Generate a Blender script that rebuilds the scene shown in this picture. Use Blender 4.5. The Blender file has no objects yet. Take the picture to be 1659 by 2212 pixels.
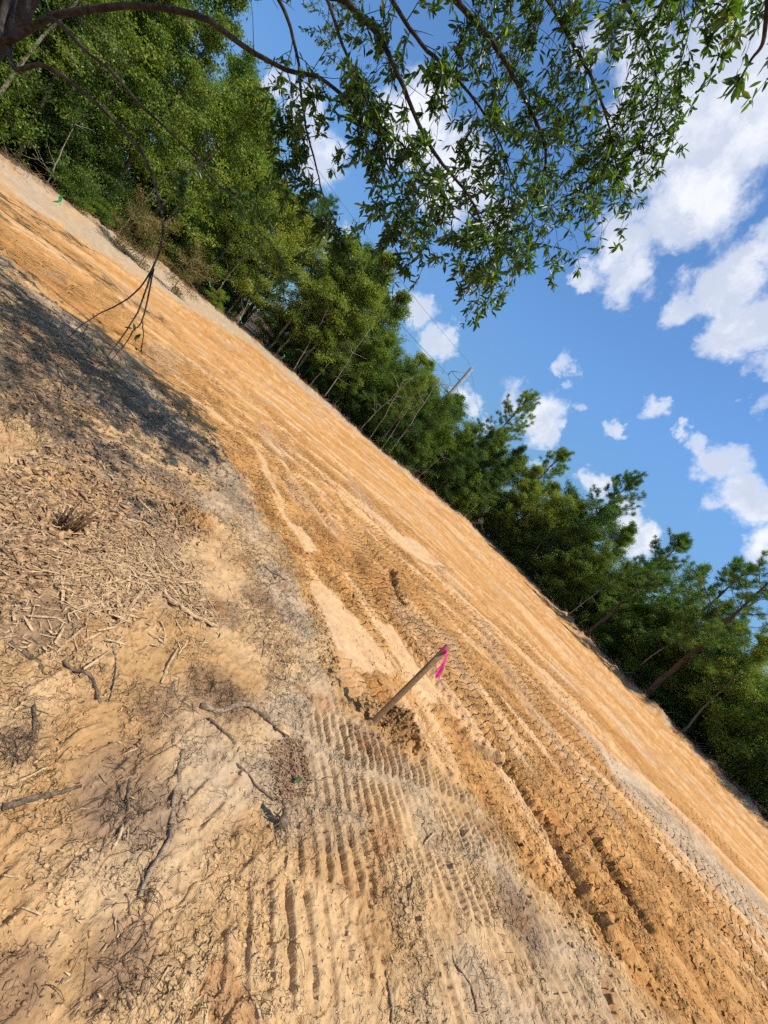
import bpy, math, random
import numpy as np
from mathutils import Matrix, Vector, Quaternion

sc = bpy.context.scene
COL = sc.collection
rad = math.radians

# ------------------------------------------------------------------ camera
TH, PITCH, FPX, CAMH = rad(41.5), rad(9.5), 870.0, 1.6
fwd = np.array([0, math.cos(PITCH), -math.sin(PITCH)])
up0 = np.array([0, math.sin(PITCH), math.cos(PITCH)])
rt0 = np.array([1.0, 0, 0])
cam_r = math.cos(TH) * rt0 + math.sin(TH) * up0
cam_u = -math.sin(TH) * rt0 + math.cos(TH) * up0
cam = bpy.data.cameras.new('camera')
cam.sensor_fit = 'HORIZONTAL'
cam.sensor_width = 36.0
cam.lens = 36.0 * FPX / 1659.0
cam.clip_start = 0.05
cam.clip_end = 3000
camo = bpy.data.objects.new('camera', cam)
COL.objects.link(camo)
m = Matrix.Identity(4)
for i in range(3):
    m[i][0], m[i][1], m[i][2] = cam_r[i], cam_u[i], -fwd[i]
m[2][3] = CAMH
camo.matrix_world = m
sc.camera = camo


def ray(x, y):
    d = fwd * FPX + cam_r * (x - 829.5) + cam_u * (1106 - y)
    return d / np.linalg.norm(d)


def at(x, y, dist):
    return np.array([0, 0, CAMH]) + ray(x, y) * dist


def gp(x, y):
    d = ray(x, y)
    t = -CAMH / d[2]
    return np.array([d[0] * t, d[1] * t])


# ------------------------------------------------------------------ light
SUN_EL, SUN_TO = rad(64), np.array([0.95, -0.31])      # horizontal direction towards the sun
SUN_TO = SUN_TO / np.linalg.norm(SUN_TO)
sund = Vector((SUN_TO[0] * math.cos(SUN_EL), SUN_TO[1] * math.cos(SUN_EL), math.sin(SUN_EL)))
sl = bpy.data.lights.new('sun', 'SUN')
sl.energy = 4.6
sl.angle = rad(0.53)
sl.color = (1.0, 0.945, 0.86)
so = bpy.data.objects.new('sun', sl)
COL.objects.link(so)
so.rotation_euler = sund.to_track_quat('Z', 'Y').to_euler()
so.location = (10, -10, 30)

sc.view_settings.view_transform = 'Standard'
sc.view_settings.look = 'None'
sc.view_settings.gamma = 1.0
sc.view_settings.exposure = 0.25
sc.view_settings.use_curve_mapping = False
sc.cycles.use_denoising = False
sc.cycles.use_adaptive_sampling = True
sc.cycles.adaptive_threshold = .025
sc.cycles.max_bounces = 5
sc.cycles.diffuse_bounces = 2
sc.cycles.transmission_bounces = 4
sc.cycles.transparent_max_bounces = 4
sc.cycles.caustics_reflective = False
sc.cycles.caustics_refractive = False


class NT:
    """small helper to write node trees"""
    def __init__(self, tree):
        self.t = tree
        self.n = tree.nodes
        self.l = tree.links
        self.n.clear()

    def node(self, typ, **kw):
        nd = self.n.new(typ)
        for k, v in kw.items():
            setattr(nd, k, v)
        return nd

    def link(self, a, b):
        self.l.new(a, b)

    def setin(self, sock, v):
        if hasattr(v, 'is_output'):
            self.l.new(v, sock)
        else:
            sock.default_value = v

    def math(self, op, a, b=0.0, c=0.0, clamp=False):
        nd = self.n.new('ShaderNodeMath')
        nd.operation = op
        nd.use_clamp = clamp
        self.setin(nd.inputs[0], a)
        self.setin(nd.inputs[1], b)
        self.setin(nd.inputs[2], c)
        return nd.outputs[0]

    def ss(self, v, a, b, lo=0.0, hi=1.0, kind='SMOOTHSTEP'):
        nd = self.n.new('ShaderNodeMapRange')
        nd.interpolation_type = kind
        self.setin(nd.inputs[0], v)
        nd.inputs[1].default_value = a
        nd.inputs[2].default_value = b
        nd.inputs[3].default_value = lo
        nd.inputs[4].default_value = hi
        return nd.outputs[0]

    def mix(self, f, a, b, mode='MIX'):
        nd = self.n.new('ShaderNodeMix')
        nd.data_type = 'RGBA'
        nd.blend_type = mode
        self.setin(nd.inputs[0], f)
        self.setin(nd.inputs[6], a)
        self.setin(nd.inputs[7], b)
        return nd.outputs[2]

    def noise(self, vec, scale, detail=3.0, rough=0.55, dist=0.0):
        nd = self.n.new('ShaderNodeTexNoise')
        if vec is not None:
            self.l.new(vec, nd.inputs['Vector'])
        nd.inputs['Scale'].default_value = scale
        nd.inputs['Detail'].default_value = detail
        nd.inputs['Roughness'].default_value = rough
        nd.inputs['Distortion'].default_value = dist
        return nd.outputs[0]


# ------------------------------------------------------------------ sky with cumulus
world = bpy.data.worlds.new('World')
sc.world = world
world.use_nodes = True
w = NT(world.node_tree)
wo = w.node('ShaderNodeOutputWorld')
bg = w.node('ShaderNodeBackground')
bg.inputs[1].default_value = 0.13
w.link(bg.outputs[0], wo.inputs[0])
sky = w.node('ShaderNodeTexSky', sky_type='NISHITA')
sky.sun_disc = False
sky.sun_elevation = SUN_EL
sky.sun_rotation = math.atan2(SUN_TO[0], SUN_TO[1])
sky.altitude = 0
sky.air_density = 1.0
sky.dust_density = 0.3
sky.ozone_density = 2.0
tc = w.node('ShaderNodeTexCoord')
nrm = w.node('ShaderNodeVectorMath', operation='NORMALIZE')
w.link(tc.outputs['Generated'], nrm.inputs[0])
dv = nrm.outputs[0]
CLOUDS = [  # x, y, radius, weight : where each puff of cumulus stands in the sky
    (1590, 110, 140, 1), (1490, 230, 135, 1), (1600, 270, 150, 1), (1400, 330, 100, .9), (1530, 420, 105, 1), (1360, 230, 80, .8),
    (1440, 470, 75, .9), (1350, 530, 60, .9), (1345, 610, 60, .85), (1275, 580, 34, .7), (1570, 610, 85, 1),
    (1640, 560, 70, .9), (1620, 700, 80, .9), (1480, 640, 55, .75), (1659, 790, 50, .7), (1400, 120, 90, .8),
    (1560, 1010, 62, .9), (1625, 1075, 72, 1), (1659, 1160, 60, .9), (1515, 965, 30, .7),
    (1430, 885, 32, .75), (1478, 925, 24, .7), (1335, 920, 22, .75), (1170, 905, 55, .95), (1105, 858, 36, .55),
    (1205, 945, 26, .7), (1225, 785, 24, .65), (1222, 832, 18, .55), (1250, 880, 18, .5), (1659, 870, 30, .5),
    (895, 670, 45, .95), (945, 735, 38, .9), (855, 645, 30, .7), (1005, 870, 34, .8), (1038, 920, 28, .8),
    (1300, 1045, 36, .95), (1345, 1110, 42, 1), (1385, 1165, 40, 1), (1165, 1012, 24, .6),
    (900, 270, 90, .9), (985, 380, 95, .95), (1060, 480, 55, .8), (650, 240, 55, .9), (690, 350, 60, .9),
    (585, 175, 40, .8), (705, 520, 42, .8), (745, 625, 36, .75), (1270, 90, 60, .6)]
field = None
wn = w.noise(dv, 9.0, 3, .55)
warp = w.node('ShaderNodeVectorMath', operation='MULTIPLY_ADD')
wn3 = w.node('ShaderNodeTexNoise')
w.link(dv, wn3.inputs['Vector'])
wn3.inputs['Scale'].default_value = 11.0
wn3.inputs['Detail'].default_value = 5.0
wn3.inputs['Roughness'].default_value = .62
w.link(wn3.outputs[1], warp.inputs[0])
warp.inputs[1].default_value = (.14, .14, .14)
warp.inputs[2].default_value = (-.07, -.07, -.07)
wadd = w.node('ShaderNodeVectorMath', operation='ADD')
w.link(dv, wadd.inputs[0])
w.link(warp.outputs[0], wadd.inputs[1])
for (x, y, r, k) in CLOUDS:
    d = ray(x, y)
    rr = (np.linalg.norm(ray(x + r, y) - d) + np.linalg.norm(ray(x, y + r) - d)) / 2 * 1.6
    ds = w.node('ShaderNodeVectorMath', operation='DISTANCE')
    w.link(wadd.outputs[0], ds.inputs[0])
    ds.inputs[1].default_value = tuple(d)
    v = w.ss(ds.outputs['Value'], rr, rr * .15, 0, k, 'SMOOTHERSTEP')
    field = v if field is None else w.math('SMOOTH_MAX', field, v, .12)
# the same fair-weather cumulus goes on over the rest of the sky
sepd = w.node('ShaderNodeSeparateXYZ')
w.link(dv, sepd.inputs[0])
dotf = w.node('ShaderNodeVectorMath', operation='DOT_PRODUCT')
w.link(dv, dotf.inputs[0])
dotf.inputs[1].default_value = tuple(ray(1000, 700))
outside = w.ss(dotf.outputs['Value'], .62, .42)
gen = w.ss(w.noise(wadd.outputs[0], 3.1, 2, .5), .50, .68)
gen = w.math('MULTIPLY', w.math('MULTIPLY', gen, outside), w.ss(sepd.outputs[2], .02, .12))
field = w.math('MAXIMUM', field, gen)
det = w.noise(dv, 19.0, 7, .62, .25)
dens = w.math('ADD', w.math('MULTIPLY', field, 1.2), w.math('MULTIPLY', w.math('SUBTRACT', det, .52), 1.45))
dens = w.math('MULTIPLY', dens, w.ss(field, .02, .22))
alpha = w.ss(dens, .05, 1.18)
core = w.ss(dens, .40, 1.10)
shade = w.math('MULTIPLY', core, w.ss(w.noise(wadd.outputs[0], 8.0, 5, .6), .36, .60))
ccol = w.mix(shade, (6.3, 6.45, 6.9, 1), (4.3, 4.7, 5.6, 1))
tint = w.mix(1.0, sky.outputs[0], (0.70, .98, 1.20, 1), 'MULTIPLY')
hz = w.ss(sepd.outputs[2], .0, .42, .50, 1.0)
hc = w.node('ShaderNodeCombineColor')
for i in range(3):
    w.link(hz, hc.inputs[i])
tint = w.mix(1.0, tint, hc.outputs[0], 'MULTIPLY')
wcol = w.mix(w.math('MULTIPLY', alpha, .96), tint, ccol)
w.link(wcol, bg.inputs[0])


# ------------------------------------------------------------------ numpy noise
def _hash(ix, iy, seed):
    h = (ix.astype(np.uint32) * np.uint32(374761393) + iy.astype(np.uint32) * np.uint32(668265263)
         + np.uint32((seed * 2246822519) & 0xffffffff))
    h = (h ^ (h >> np.uint32(13))) * np.uint32(1274126177)
    h = (h ^ (h >> np.uint32(15))) * np.uint32(2246822519)
    return h ^ (h >> np.uint32(16))


_GA = np.linspace(0, 2 * np.pi, 256, endpoint=False)
_GX, _GY = np.cos(_GA).astype(np.float32), np.sin(_GA).astype(np.float32)


def pn(x, y, seed=0):
    x = np.asarray(x, np.float32); y = np.asarray(y, np.float32)
    x0 = np.floor(x); y0 = np.floor(y)
    fx = x - x0; fy = y - y0
    ix = x0.astype(np.int32); iy = y0.astype(np.int32)
    u = fx * fx * fx * (fx * (fx * 6 - 15) + 10)
    v = fy * fy * fy * (fy * (fy * 6 - 15) + 10)

    def g(dx, dy):
        h = _hash(ix + np.int32(dx), iy + np.int32(dy), seed) & np.uint32(255)
        return _GX[h] * (fx - dx) + _GY[h] * (fy - dy)
    a = g(0, 0); b = g(1, 0); c = g(0, 1); d = g(1, 1)
    return 1.5 * ((a + (b - a) * u) * (1 - v) + (c + (d - c) * u) * v)


def fbm(x, y, oct=4, seed=0, rough=.5):
    s = 0; amp = 1; tot = 0
    for i in range(oct):
        s = s + amp * pn(x * 2 ** i + 17.3 * i, y * 2 ** i - 9.1 * i, seed + i)
        tot += amp; amp *= rough
    return s / tot * 1.3


def sst(a, b, v):
    t = np.clip((v - a) / (b - a), 0, 1)
    return t * t * (3 - 2 * t)


def lerp(a, b, t):
    return a + (b - a) * t


# ------------------------------------------------------------------ mesh helpers
def mesh_np(name, V, F, cols=None, smooth=False, rnd=None, rough=None):
    """V (n,3), F (m,k) one face size, or list of such arrays"""
    V = np.asarray(V, np.float32)
    if not isinstance(F, list):
        F = [F]
    F = [np.asarray(f, np.int32) for f in F if len(f)]
    me = bpy.data.meshes.new(name)
    me.vertices.add(len(V))
    me.vertices.foreach_set('co', V.ravel())
    nl = sum(f.size for f in F)
    npoly = sum(len(f) for f in F)
    me.loops.add(nl)
    me.polygons.add(npoly)
    me.loops.foreach_set('vertex_index', np.concatenate([f.ravel() for f in F]))
    tot = np.concatenate([np.full(len(f), f.shape[1], np.int32) for f in F])
    st = np.concatenate([[0], np.cumsum(tot)[:-1]]).astype(np.int32)
    me.polygons.foreach_set('loop_start', st)
    if smooth:
        me.polygons.foreach_set('use_smooth', np.ones(npoly, bool))
    me.update(calc_edges=True)
    if cols is not None:
        a = me.attributes.new('gcol', 'FLOAT_COLOR', 'POINT')
        a.data.foreach_set('color', np.concatenate([cols, np.ones((len(cols), 1))], 1).astype(np.float32).ravel())
    if rough is not None:
        a = me.attributes.new('rough', 'FLOAT', 'POINT')
        a.data.foreach_set('value', np.asarray(rough, np.float32))
    if rnd is not None:
        a = me.attributes.new('rnd', 'FLOAT', 'POINT')
        a.data.foreach_set('value', np.asarray(rnd, np.float32))
    return me


def obj(name, me, mat=None, parent=None):
    o = bpy.data.objects.new(name, me)
    COL.objects.link(o)
    if mat is not None and not me.materials:
        me.materials.append(mat)
    if parent is not None:
        o.parent = parent
    return o


def empty(name, loc=(0, 0, 0)):
    o = bpy.data.objects.new(name, None)
    o.empty_display_size = .2
    COL.objects.link(o)
    o.location = loc
    return o


def tag(o, label=None, cat=None, group=None, kind=None):
    if label: o['label'] = label
    if cat: o['category'] = cat
    if group: o['group'] = group
    if kind: o['kind'] = kind
    return o


def copy_tree(o, parent=None):
    c = o.copy()
    COL.objects.link(c)
    c.parent = parent
    for ch in list(o.children):
        copy_tree(ch, c)
    return c


class MB:
    """collects tubes, quads ... into one mesh; faces kept by size"""
    def __init__(self):
        self.V = []; self.n = 0; self.F = {3: [], 4: []}; self.R = []

    def add(self, V, F, r=None):
        V = np.asarray(V, float)
        F = np.asarray(F, int)
        self.V.append(V)
        self.F[F.shape[1]].append(F + self.n)
        self.R.append(np.full(len(V), random.random() if r is None else r))
        self.n += len(V)

    def tube(self, P, R, sides=6, cap=True, rough=0.0, rng=None):
        P = np.asarray(P, float)
        n = len(P)
        R = np.broadcast_to(np.asarray(R, float), (n,))
        T = np.gradient(P, axis=0)
        T /= np.linalg.norm(T, axis=1)[:, None] + 1e-9
        ref = np.array([0, 0, 1.0]) if abs(T[0][2]) < .9 else np.array([1.0, 0, 0])
        rings = []
        a = np.arange(sides) / sides * 2 * np.pi
        for i in range(n):
            ref = ref - T[i] * ref.dot(T[i])
            ref /= np.linalg.norm(ref) + 1e-9
            b = np.cross(T[i], ref)
            rr = R[i] * np.ones(sides)
            if rough and rng is not None:
                rr = rr * (1 + rough * rng.standard_normal(sides))
            rings.append(P[i] + (np.cos(a) * rr)[:, None] * ref + (np.sin(a) * rr)[:, None] * b)
        V = np.concatenate(rings)
        i = np.arange(n - 1)[:, None] * sides
        j = np.arange(sides)[None, :]
        k = (j + 1) % sides
        F = np.stack([i + j, i + k, i + sides + k, i + sides + j], -1).reshape(-1, 4)
        base = self.n
        self.add(V, F)
        if cap:
            c0, c1 = self.n, self.n + 1
            self.V.append(np.array([P[0], P[-1]])); self.R.append(np.zeros(2)); self.n += 2
            jj = np.arange(sides)
            f0 = np.stack([np.full(sides, c0), base + (jj + 1) % sides, base + jj], -1)
            e = base + (n - 1) * sides
            f1 = np.stack([np.full(sides, c1), e + jj, e + (jj + 1) % sides], -1)
            self.F[3].append(f0); self.F[3].append(f1)

    def box(self, c, ax, ay, az):
        """oriented box from centre and three half-axes"""
        c = np.asarray(c, float)
        V = [c + sx * np.asarray(ax) + sy * np.asarray(ay) + sz * np.asarray(az)
             for sx in (-1, 1) for sy in (-1, 1) for sz in (-1, 1)]
        F = [(0, 1, 3, 2), (4, 6, 7, 5), (0, 4, 5, 1), (2, 3, 7, 6), (0, 2, 6, 4), (1, 5, 7, 3)]
        self.add(V, F)

    def mesh(self, name, smooth=True):
        V = np.concatenate(self.V)
        F = [np.concatenate(f) for f in self.F.values() if f]
        return mesh_np(name, V, F, smooth=smooth, rnd=np.concatenate(self.R))

    def build(self, name, mat, parent=None, smooth=True):
        return obj(name, self.mesh(name, smooth), mat, parent)


def spline(P, n):
    """Catmull-Rom resample"""
    P = np.asarray(P, float)
    if len(P) == 2:
        t = np.linspace(0, 1, n)[:, None]
        return P[0] * (1 - t) + P[1] * t
    Q = np.concatenate([[2 * P[0] - P[1]], P, [2 * P[-1] - P[-2]]])
    m = len(P) - 1
    t = np.linspace(0, m - 1e-6, n)
    k = t.astype(int); u = (t - k)[:, None]
    a, b, c, d = Q[k], Q[k + 1], Q[k + 2], Q[k + 3]
    return .5 * (2 * b + (c - a) * u + (2 * a - 5 * b + 4 * c - d) * u ** 2 + (3 * b - a - 3 * c + d) * u ** 3)


def unit(v):
    v = np.asarray(v, float)
    return v / (np.linalg.norm(v, axis=-1, keepdims=True) + 1e-9)


# ------------------------------------------------------------------ materials
def pmat(name, rough=.8):
    mt = bpy.data.materials.new(name)
    mt.use_nodes = True
    t = NT(mt.node_tree)
    out = t.node('ShaderNodeOutputMaterial')
    b = t.node('ShaderNodeBsdfPrincipled')
    b.inputs['Roughness'].default_value = rough
    b.inputs['Specular IOR Level'].default_value = .25
    t.link(b.outputs[0], out.inputs[0])
    return mt, t, b, out


def wood_mat(name, c1, c2, scale=30, bump=.4, rough=.85, objrand=.3):
    mt, t, b, out = pmat(name, rough)
    co = t.node('ShaderNodeTexCoord').outputs['Object']
    n1 = t.noise(co, scale, 5, .65)
    n2 = t.noise(co, scale * 4, 3, .6)
    f = t.ss(t.math('ADD', t.math('MULTIPLY', n1, .7), t.math('MULTIPLY', n2, .3)), .38, .62)
    at_ = t.node('ShaderNodeAttribute', attribute_name='rnd')
    oi = t.node('ShaderNodeObjectInfo')
    k = t.math('ADD', t.math('MULTIPLY', at_.outputs['Fac'], objrand), t.math('MULTIPLY', oi.outputs['Random'], objrand))
    col = t.mix(f, c1 + (1,), c2 + (1,))
    col = t.mix(1.0, col, t.mix(k, (.75, .75, .75, 1), (1.3, 1.25, 1.2, 1)), 'MULTIPLY')
    t.link(col, b.inputs['Base Color'])
    bp = t.node('ShaderNodeBump')
    bp.inputs['Strength'].default_value = bump
    bp.inputs['Distance'].default_value = .02
    t.link(n2, bp.inputs['Height'])
    t.link(bp.outputs[0], b.inputs['Normal'])
    return mt


def leaf_mat(name, dark, light, yellow, trans=.35, rough=.5, spec=.3):
    mt, t, b, out = pmat(name, rough)
    at_ = t.node('ShaderNodeAttribute', attribute_name='rnd')
    oi = t.node('ShaderNodeObjectInfo')
    co = t.node('ShaderNodeTexCoord').outputs['Object']
    n = t.noise(co, .9, 3, .6)
    k = t.math('ADD', t.math('MULTIPLY', at_.outputs['Fac'], .6), t.math('MULTIPLY', oi.outputs['Random'], .4))
    k = t.math('ADD', k, t.math('MULTIPLY', t.math('SUBTRACT', n, .5), .9))
    col = t.mix(t.ss(k, .15, .75), dark + (1,), light + (1,))
    col = t.mix(t.ss(t.math('MULTIPLY', at_.outputs['Fac'], t.math('ADD', oi.outputs['Random'], .6)), .72, 1.25), col, yellow + (1,))
    t.link(col, b.inputs['Base Color'])
    b.inputs['Specular IOR Level'].default_value = spec
    tr = t.node('ShaderNodeBsdfTranslucent')
    t.link(t.mix(1.0, col, (1.5, 1.7, .5, 1), 'MULTIPLY'), tr.inputs[0])
    mx = t.node('ShaderNodeMixShader')
    mx.inputs[0].default_value = trans
    t.link(b.outputs[0], mx.inputs[1])
    t.link(tr.outputs[0], mx.inputs[2])
    t.link(mx.outputs[0], out.inputs[0])
    return mt


def ground_mat():
    mt, t, b, out = pmat('bare_sandy_soil', .95)
    b.inputs['Specular IOR Level'].default_value = .12
    co = t.node('ShaderNodeTexCoord').outputs['Object']
    a = t.node('ShaderNodeAttribute', attribute_name='gcol').outputs['Color']
    n1 = t.noise(co, 38, 5, .62)
    n2 = t.noise(co, 150, 3, .6)
    n3 = t.noise(co, 9, 4, .6)
    v = t.math('ADD', t.math('MULTIPLY', n1, .55), t.math('ADD', t.math('MULTIPLY', n2, .12), t.math('MULTIPLY', n3, .33)))
    k = t.ss(v, .32, .68, .72, 1.25, 'LINEAR')

    def cracks(scale, wd, seedoff):
        mp = t.node('ShaderNodeMapping')
        mp.inputs['Location'].default_value = (seedoff, seedoff * .7, 0)
        t.link(co, mp.inputs[0])
        nn = t.noise(mp.outputs[0], scale, 2, .5, .6)
        return t.ss(t.math('ABSOLUTE', t.math('SUBTRACT', nn, .5)), .0, wd)       # 0 in the crack, 1 outside
    patch = t.ss(t.noise(co, 2.6, 3, .6), .40, .62)
    c1 = cracks(13, .030, 3.1)
    c2 = cracks(31, .040, 7.7)
    lump = t.ss(t.noise(co, 24, 3, .55), .47, .60)
    kc = t.node('ShaderNodeCombineColor')
    for i in range(3):
        t.link(k, kc.inputs[i])
    t.link(t.mix(1.0, a, kc.outputs[0], 'MULTIPLY'), b.inputs['Base Color'])
    hgt = t.math('ADD', t.math('MULTIPLY', n1, .45), t.math('MULTIPLY', n2, .10))
    hgt = t.math('ADD', hgt, t.math('MULTIPLY', lump, t.math('MULTIPLY', patch, .75)))
    hgt = t.math('ADD', hgt, t.math('MULTIPLY', t.math('ADD', c1, t.math('MULTIPLY', c2, .6)), t.math('MULTIPLY', patch, .25)))
    rel = t.node('ShaderNodeAttribute', attribute_name='rough').outputs['Fac']
    hgt = t.math('MULTIPLY', hgt, rel)
    # cleat prints: chevron bars in parallel runs
    sp = t.node('ShaderNodeSeparateXYZ')
    t.link(co, sp.inputs[0])
    X, Y = sp.outputs[0], sp.outputs[1]
    wob = t.math('MULTIPLY', t.math('SUBTRACT', t.noise(co, 1.3, 2, .5), .5), .55)
    q_ = t.math('ADD', t.math('ADD', t.math('MULTIPLY', X, .65), t.math('MULTIPLY', Y, .76)), wob)
    s_ = t.math('SUBTRACT', t.math('MULTIPLY', X, .76), t.math('MULTIPLY', Y, .65))
    s_ = t.math('ADD', s_, t.math('MULTIPLY', t.math('SUBTRACT', t.noise(co, 5, 2, .5), .5), .09))
    run = t.math('DIVIDE', q_, .37)
    ac = t.math('ABSOLUTE', t.math('SUBTRACT', t.math('FRACT', run), .5))            # 0 mid-run, .5 at its border
    off = t.math('MULTIPLY', t.math('FLOOR', run), .37)
    ph = t.math('ADD', t.math('ADD', t.math('MULTIPLY', s_, 2 * math.pi / .098), t.math('MULTIPLY', ac, 5.5)), off)
    bar = t.ss(t.math('SINE', ph), -.35, .5)
    bar = t.math('MULTIPLY', bar, t.ss(ac, .49, .40))
    lg = t.node('ShaderNodeAttribute', attribute_name='lug').outputs['Fac']
    hgt = t.math('ADD', hgt, t.math('MULTIPLY', t.math('MULTIPLY', bar, lg), t.ss(t.noise(co, 7, 3, .6), .36, .52, .5, 1.9)))
    bp = t.node('ShaderNodeBump')
    bp.inputs['Strength'].default_value = 1.0
    bp.inputs['Distance'].default_value = .032
    t.link(hgt, bp.inputs['Height'])
    t.link(bp.outputs[0], b.inputs['Normal'])
    return mt


M = {}
M['ground'] = ground_mat()
M['bark'] = wood_mat('grey_bark', (.045, .036, .028), (.13, .105, .08), 14, .6)
M['darkbark'] = wood_mat('dark_oak_bark', (.022, .017, .013), (.07, .055, .042), 9, .8)
M['pinebark'] = wood_mat('pine_bark', (.05, .033, .024), (.15, .095, .065), 10, .8)
M['palebark'] = wood_mat('pale_sapling_bark', (.16, .13, .095), (.36, .31, .24), 16, .4)
M['twig'] = wood_mat('weathered_twig', (.12, .082, .052), (.37, .27, .175), 40, .4, objrand=.5)
M['darktwig'] = wood_mat('dark_root_bark', (.07, .048, .032), (.22, .155, .10), 45, .5, objrand=.5)
M['chip'] = wood_mat('split_pale_wood', (.34, .21, .10), (.62, .44, .25), 55, .4, objrand=.5)
M['litter'] = wood_mat('dead_leaf', (.12, .065, .03), (.40, .25, .13), 30, .2, objrand=.7)
M['dry'] = wood_mat('dry_brush', (.12, .075, .04), (.34, .22, .12), 3, .2, objrand=.6)
M['stake'] = wood_mat('stained_stake_wood', (.27, .155, .08), (.42, .26, .14), 60, .15, objrand=.0)
M['reed'] = wood_mat('charred_reed', (.05, .028, .015), (.20, .11, .05), 50, .3, objrand=.6)
M['leafA'] = leaf_mat('broadleaf_green', (.032, .074, .012), (.195, .275, .036), (.31, .30, .04))
M['leafB'] = leaf_mat('yellowish_green_leaf', (.050, .098, .014), (.275, .335, .050), (.40, .36, .08))
M['leafC'] = leaf_mat('dark_bluish_green_leaf', (.024, .062, .014), (.140, .220, .034), (.23, .26, .04))
M['needle'] = leaf_mat('pine_needle', (.035, .090, .020), (.150, .245, .045), (.30, .31, .06), .3)
M['oakleaf'] = leaf_mat('oak_leaf', (.028, .060, .011), (.105, .165, .026), (.22, .22, .03), .5, .35, .5)
M['drybush'] = leaf_mat('yellowed_leaf', (.10, .085, .02), (.23, .19, .05), (.30, .22, .06), .3)

# ------------------------------------------------------------------ ground relief and soil colours
EDGE = np.array([(-17, -25), (-15.5, 4), (-14.8, 11), (-15.2, 15.5), (-16.2, 21), (-14, 26), (-8, 26.5), (-2.5, 26.3), (2, 30),
                 (7, 33), (10.4, 30), (12.7, 25), (13.4, 20.5), (14.6, 18), (15.8, 15), (16.2, 12), (17, 6), (19, -25)], float)


def edge_dist(x, y):
    best = np.full(x.shape, 1e9)
    inside = np.zeros(x.shape, bool)
    n = len(EDGE)
    for i in range(n):
        a, b = EDGE[i], EDGE[(i + 1) % n]
        d = b - a
        t = np.clip(((x - a[0]) * d[0] + (y - a[1]) * d[1]) / d.dot(d), 0, 1)
        best = np.minimum(best, np.hypot(x - a[0] - t * d[0], y - a[1] - t * d[1]))
        c = (a[1] > y) != (b[1] > y)
        xi = a[0] + (y - a[1]) / (b[1] - a[1] + 1e-12) * d[0]
        inside ^= c & (x < xi)
    return np.where(inside, best, -best)


def poly_mask(x, y, px, soft=.03, wx=0):
    P = np.array([gp(*p) for p in px])
    best = np.full(x.shape, 1e9)
    inside = np.zeros(x.shape, bool)
    for i in range(len(P)):
        a, b = P[i], P[(i + 1) % len(P)]
        d = b - a
        t = np.clip(((x - a[0]) * d[0] + (y - a[1]) * d[1]) / d.dot(d), 0, 1)
        best = np.minimum(best, np.hypot(x - a[0] - t * d[0], y - a[1] - t * d[1]))
        c = (a[1] > y) != (b[1] > y)
        xi = a[0] + (y - a[1]) / (b[1] - a[1] + 1e-12) * d[0]
        inside ^= c & (x < xi)
    sd = np.where(inside, best, -best) + wx
    return sst(-soft, soft, sd)


BX = [-20, -8, -4.3, -2.7, -1.56, -.27, .47, .9, 1.77, 2.26, 3.3, 6, 20]
BY = [4.7, 4.7, 5.0, 4.9, 4.6, 3.66, 2.84, 2.62, 2.70, 2.54, 2.34, 1.9, 1]
C = lambda *a: np.array(a)
ORANGE, ORANGE2, PALE = C(.50, .258, .088), C(.41, .19, .056), C(.60, .365, .178)
TAN, TAN2, GREY, DARK = C(.51, .325, .158), C(.43, .25, .105), C(.385, .295, .20), C(.075, .062, .05)
RUST, FOREST = C(.40, .17, .055), C(.10, .065, .04)


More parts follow.
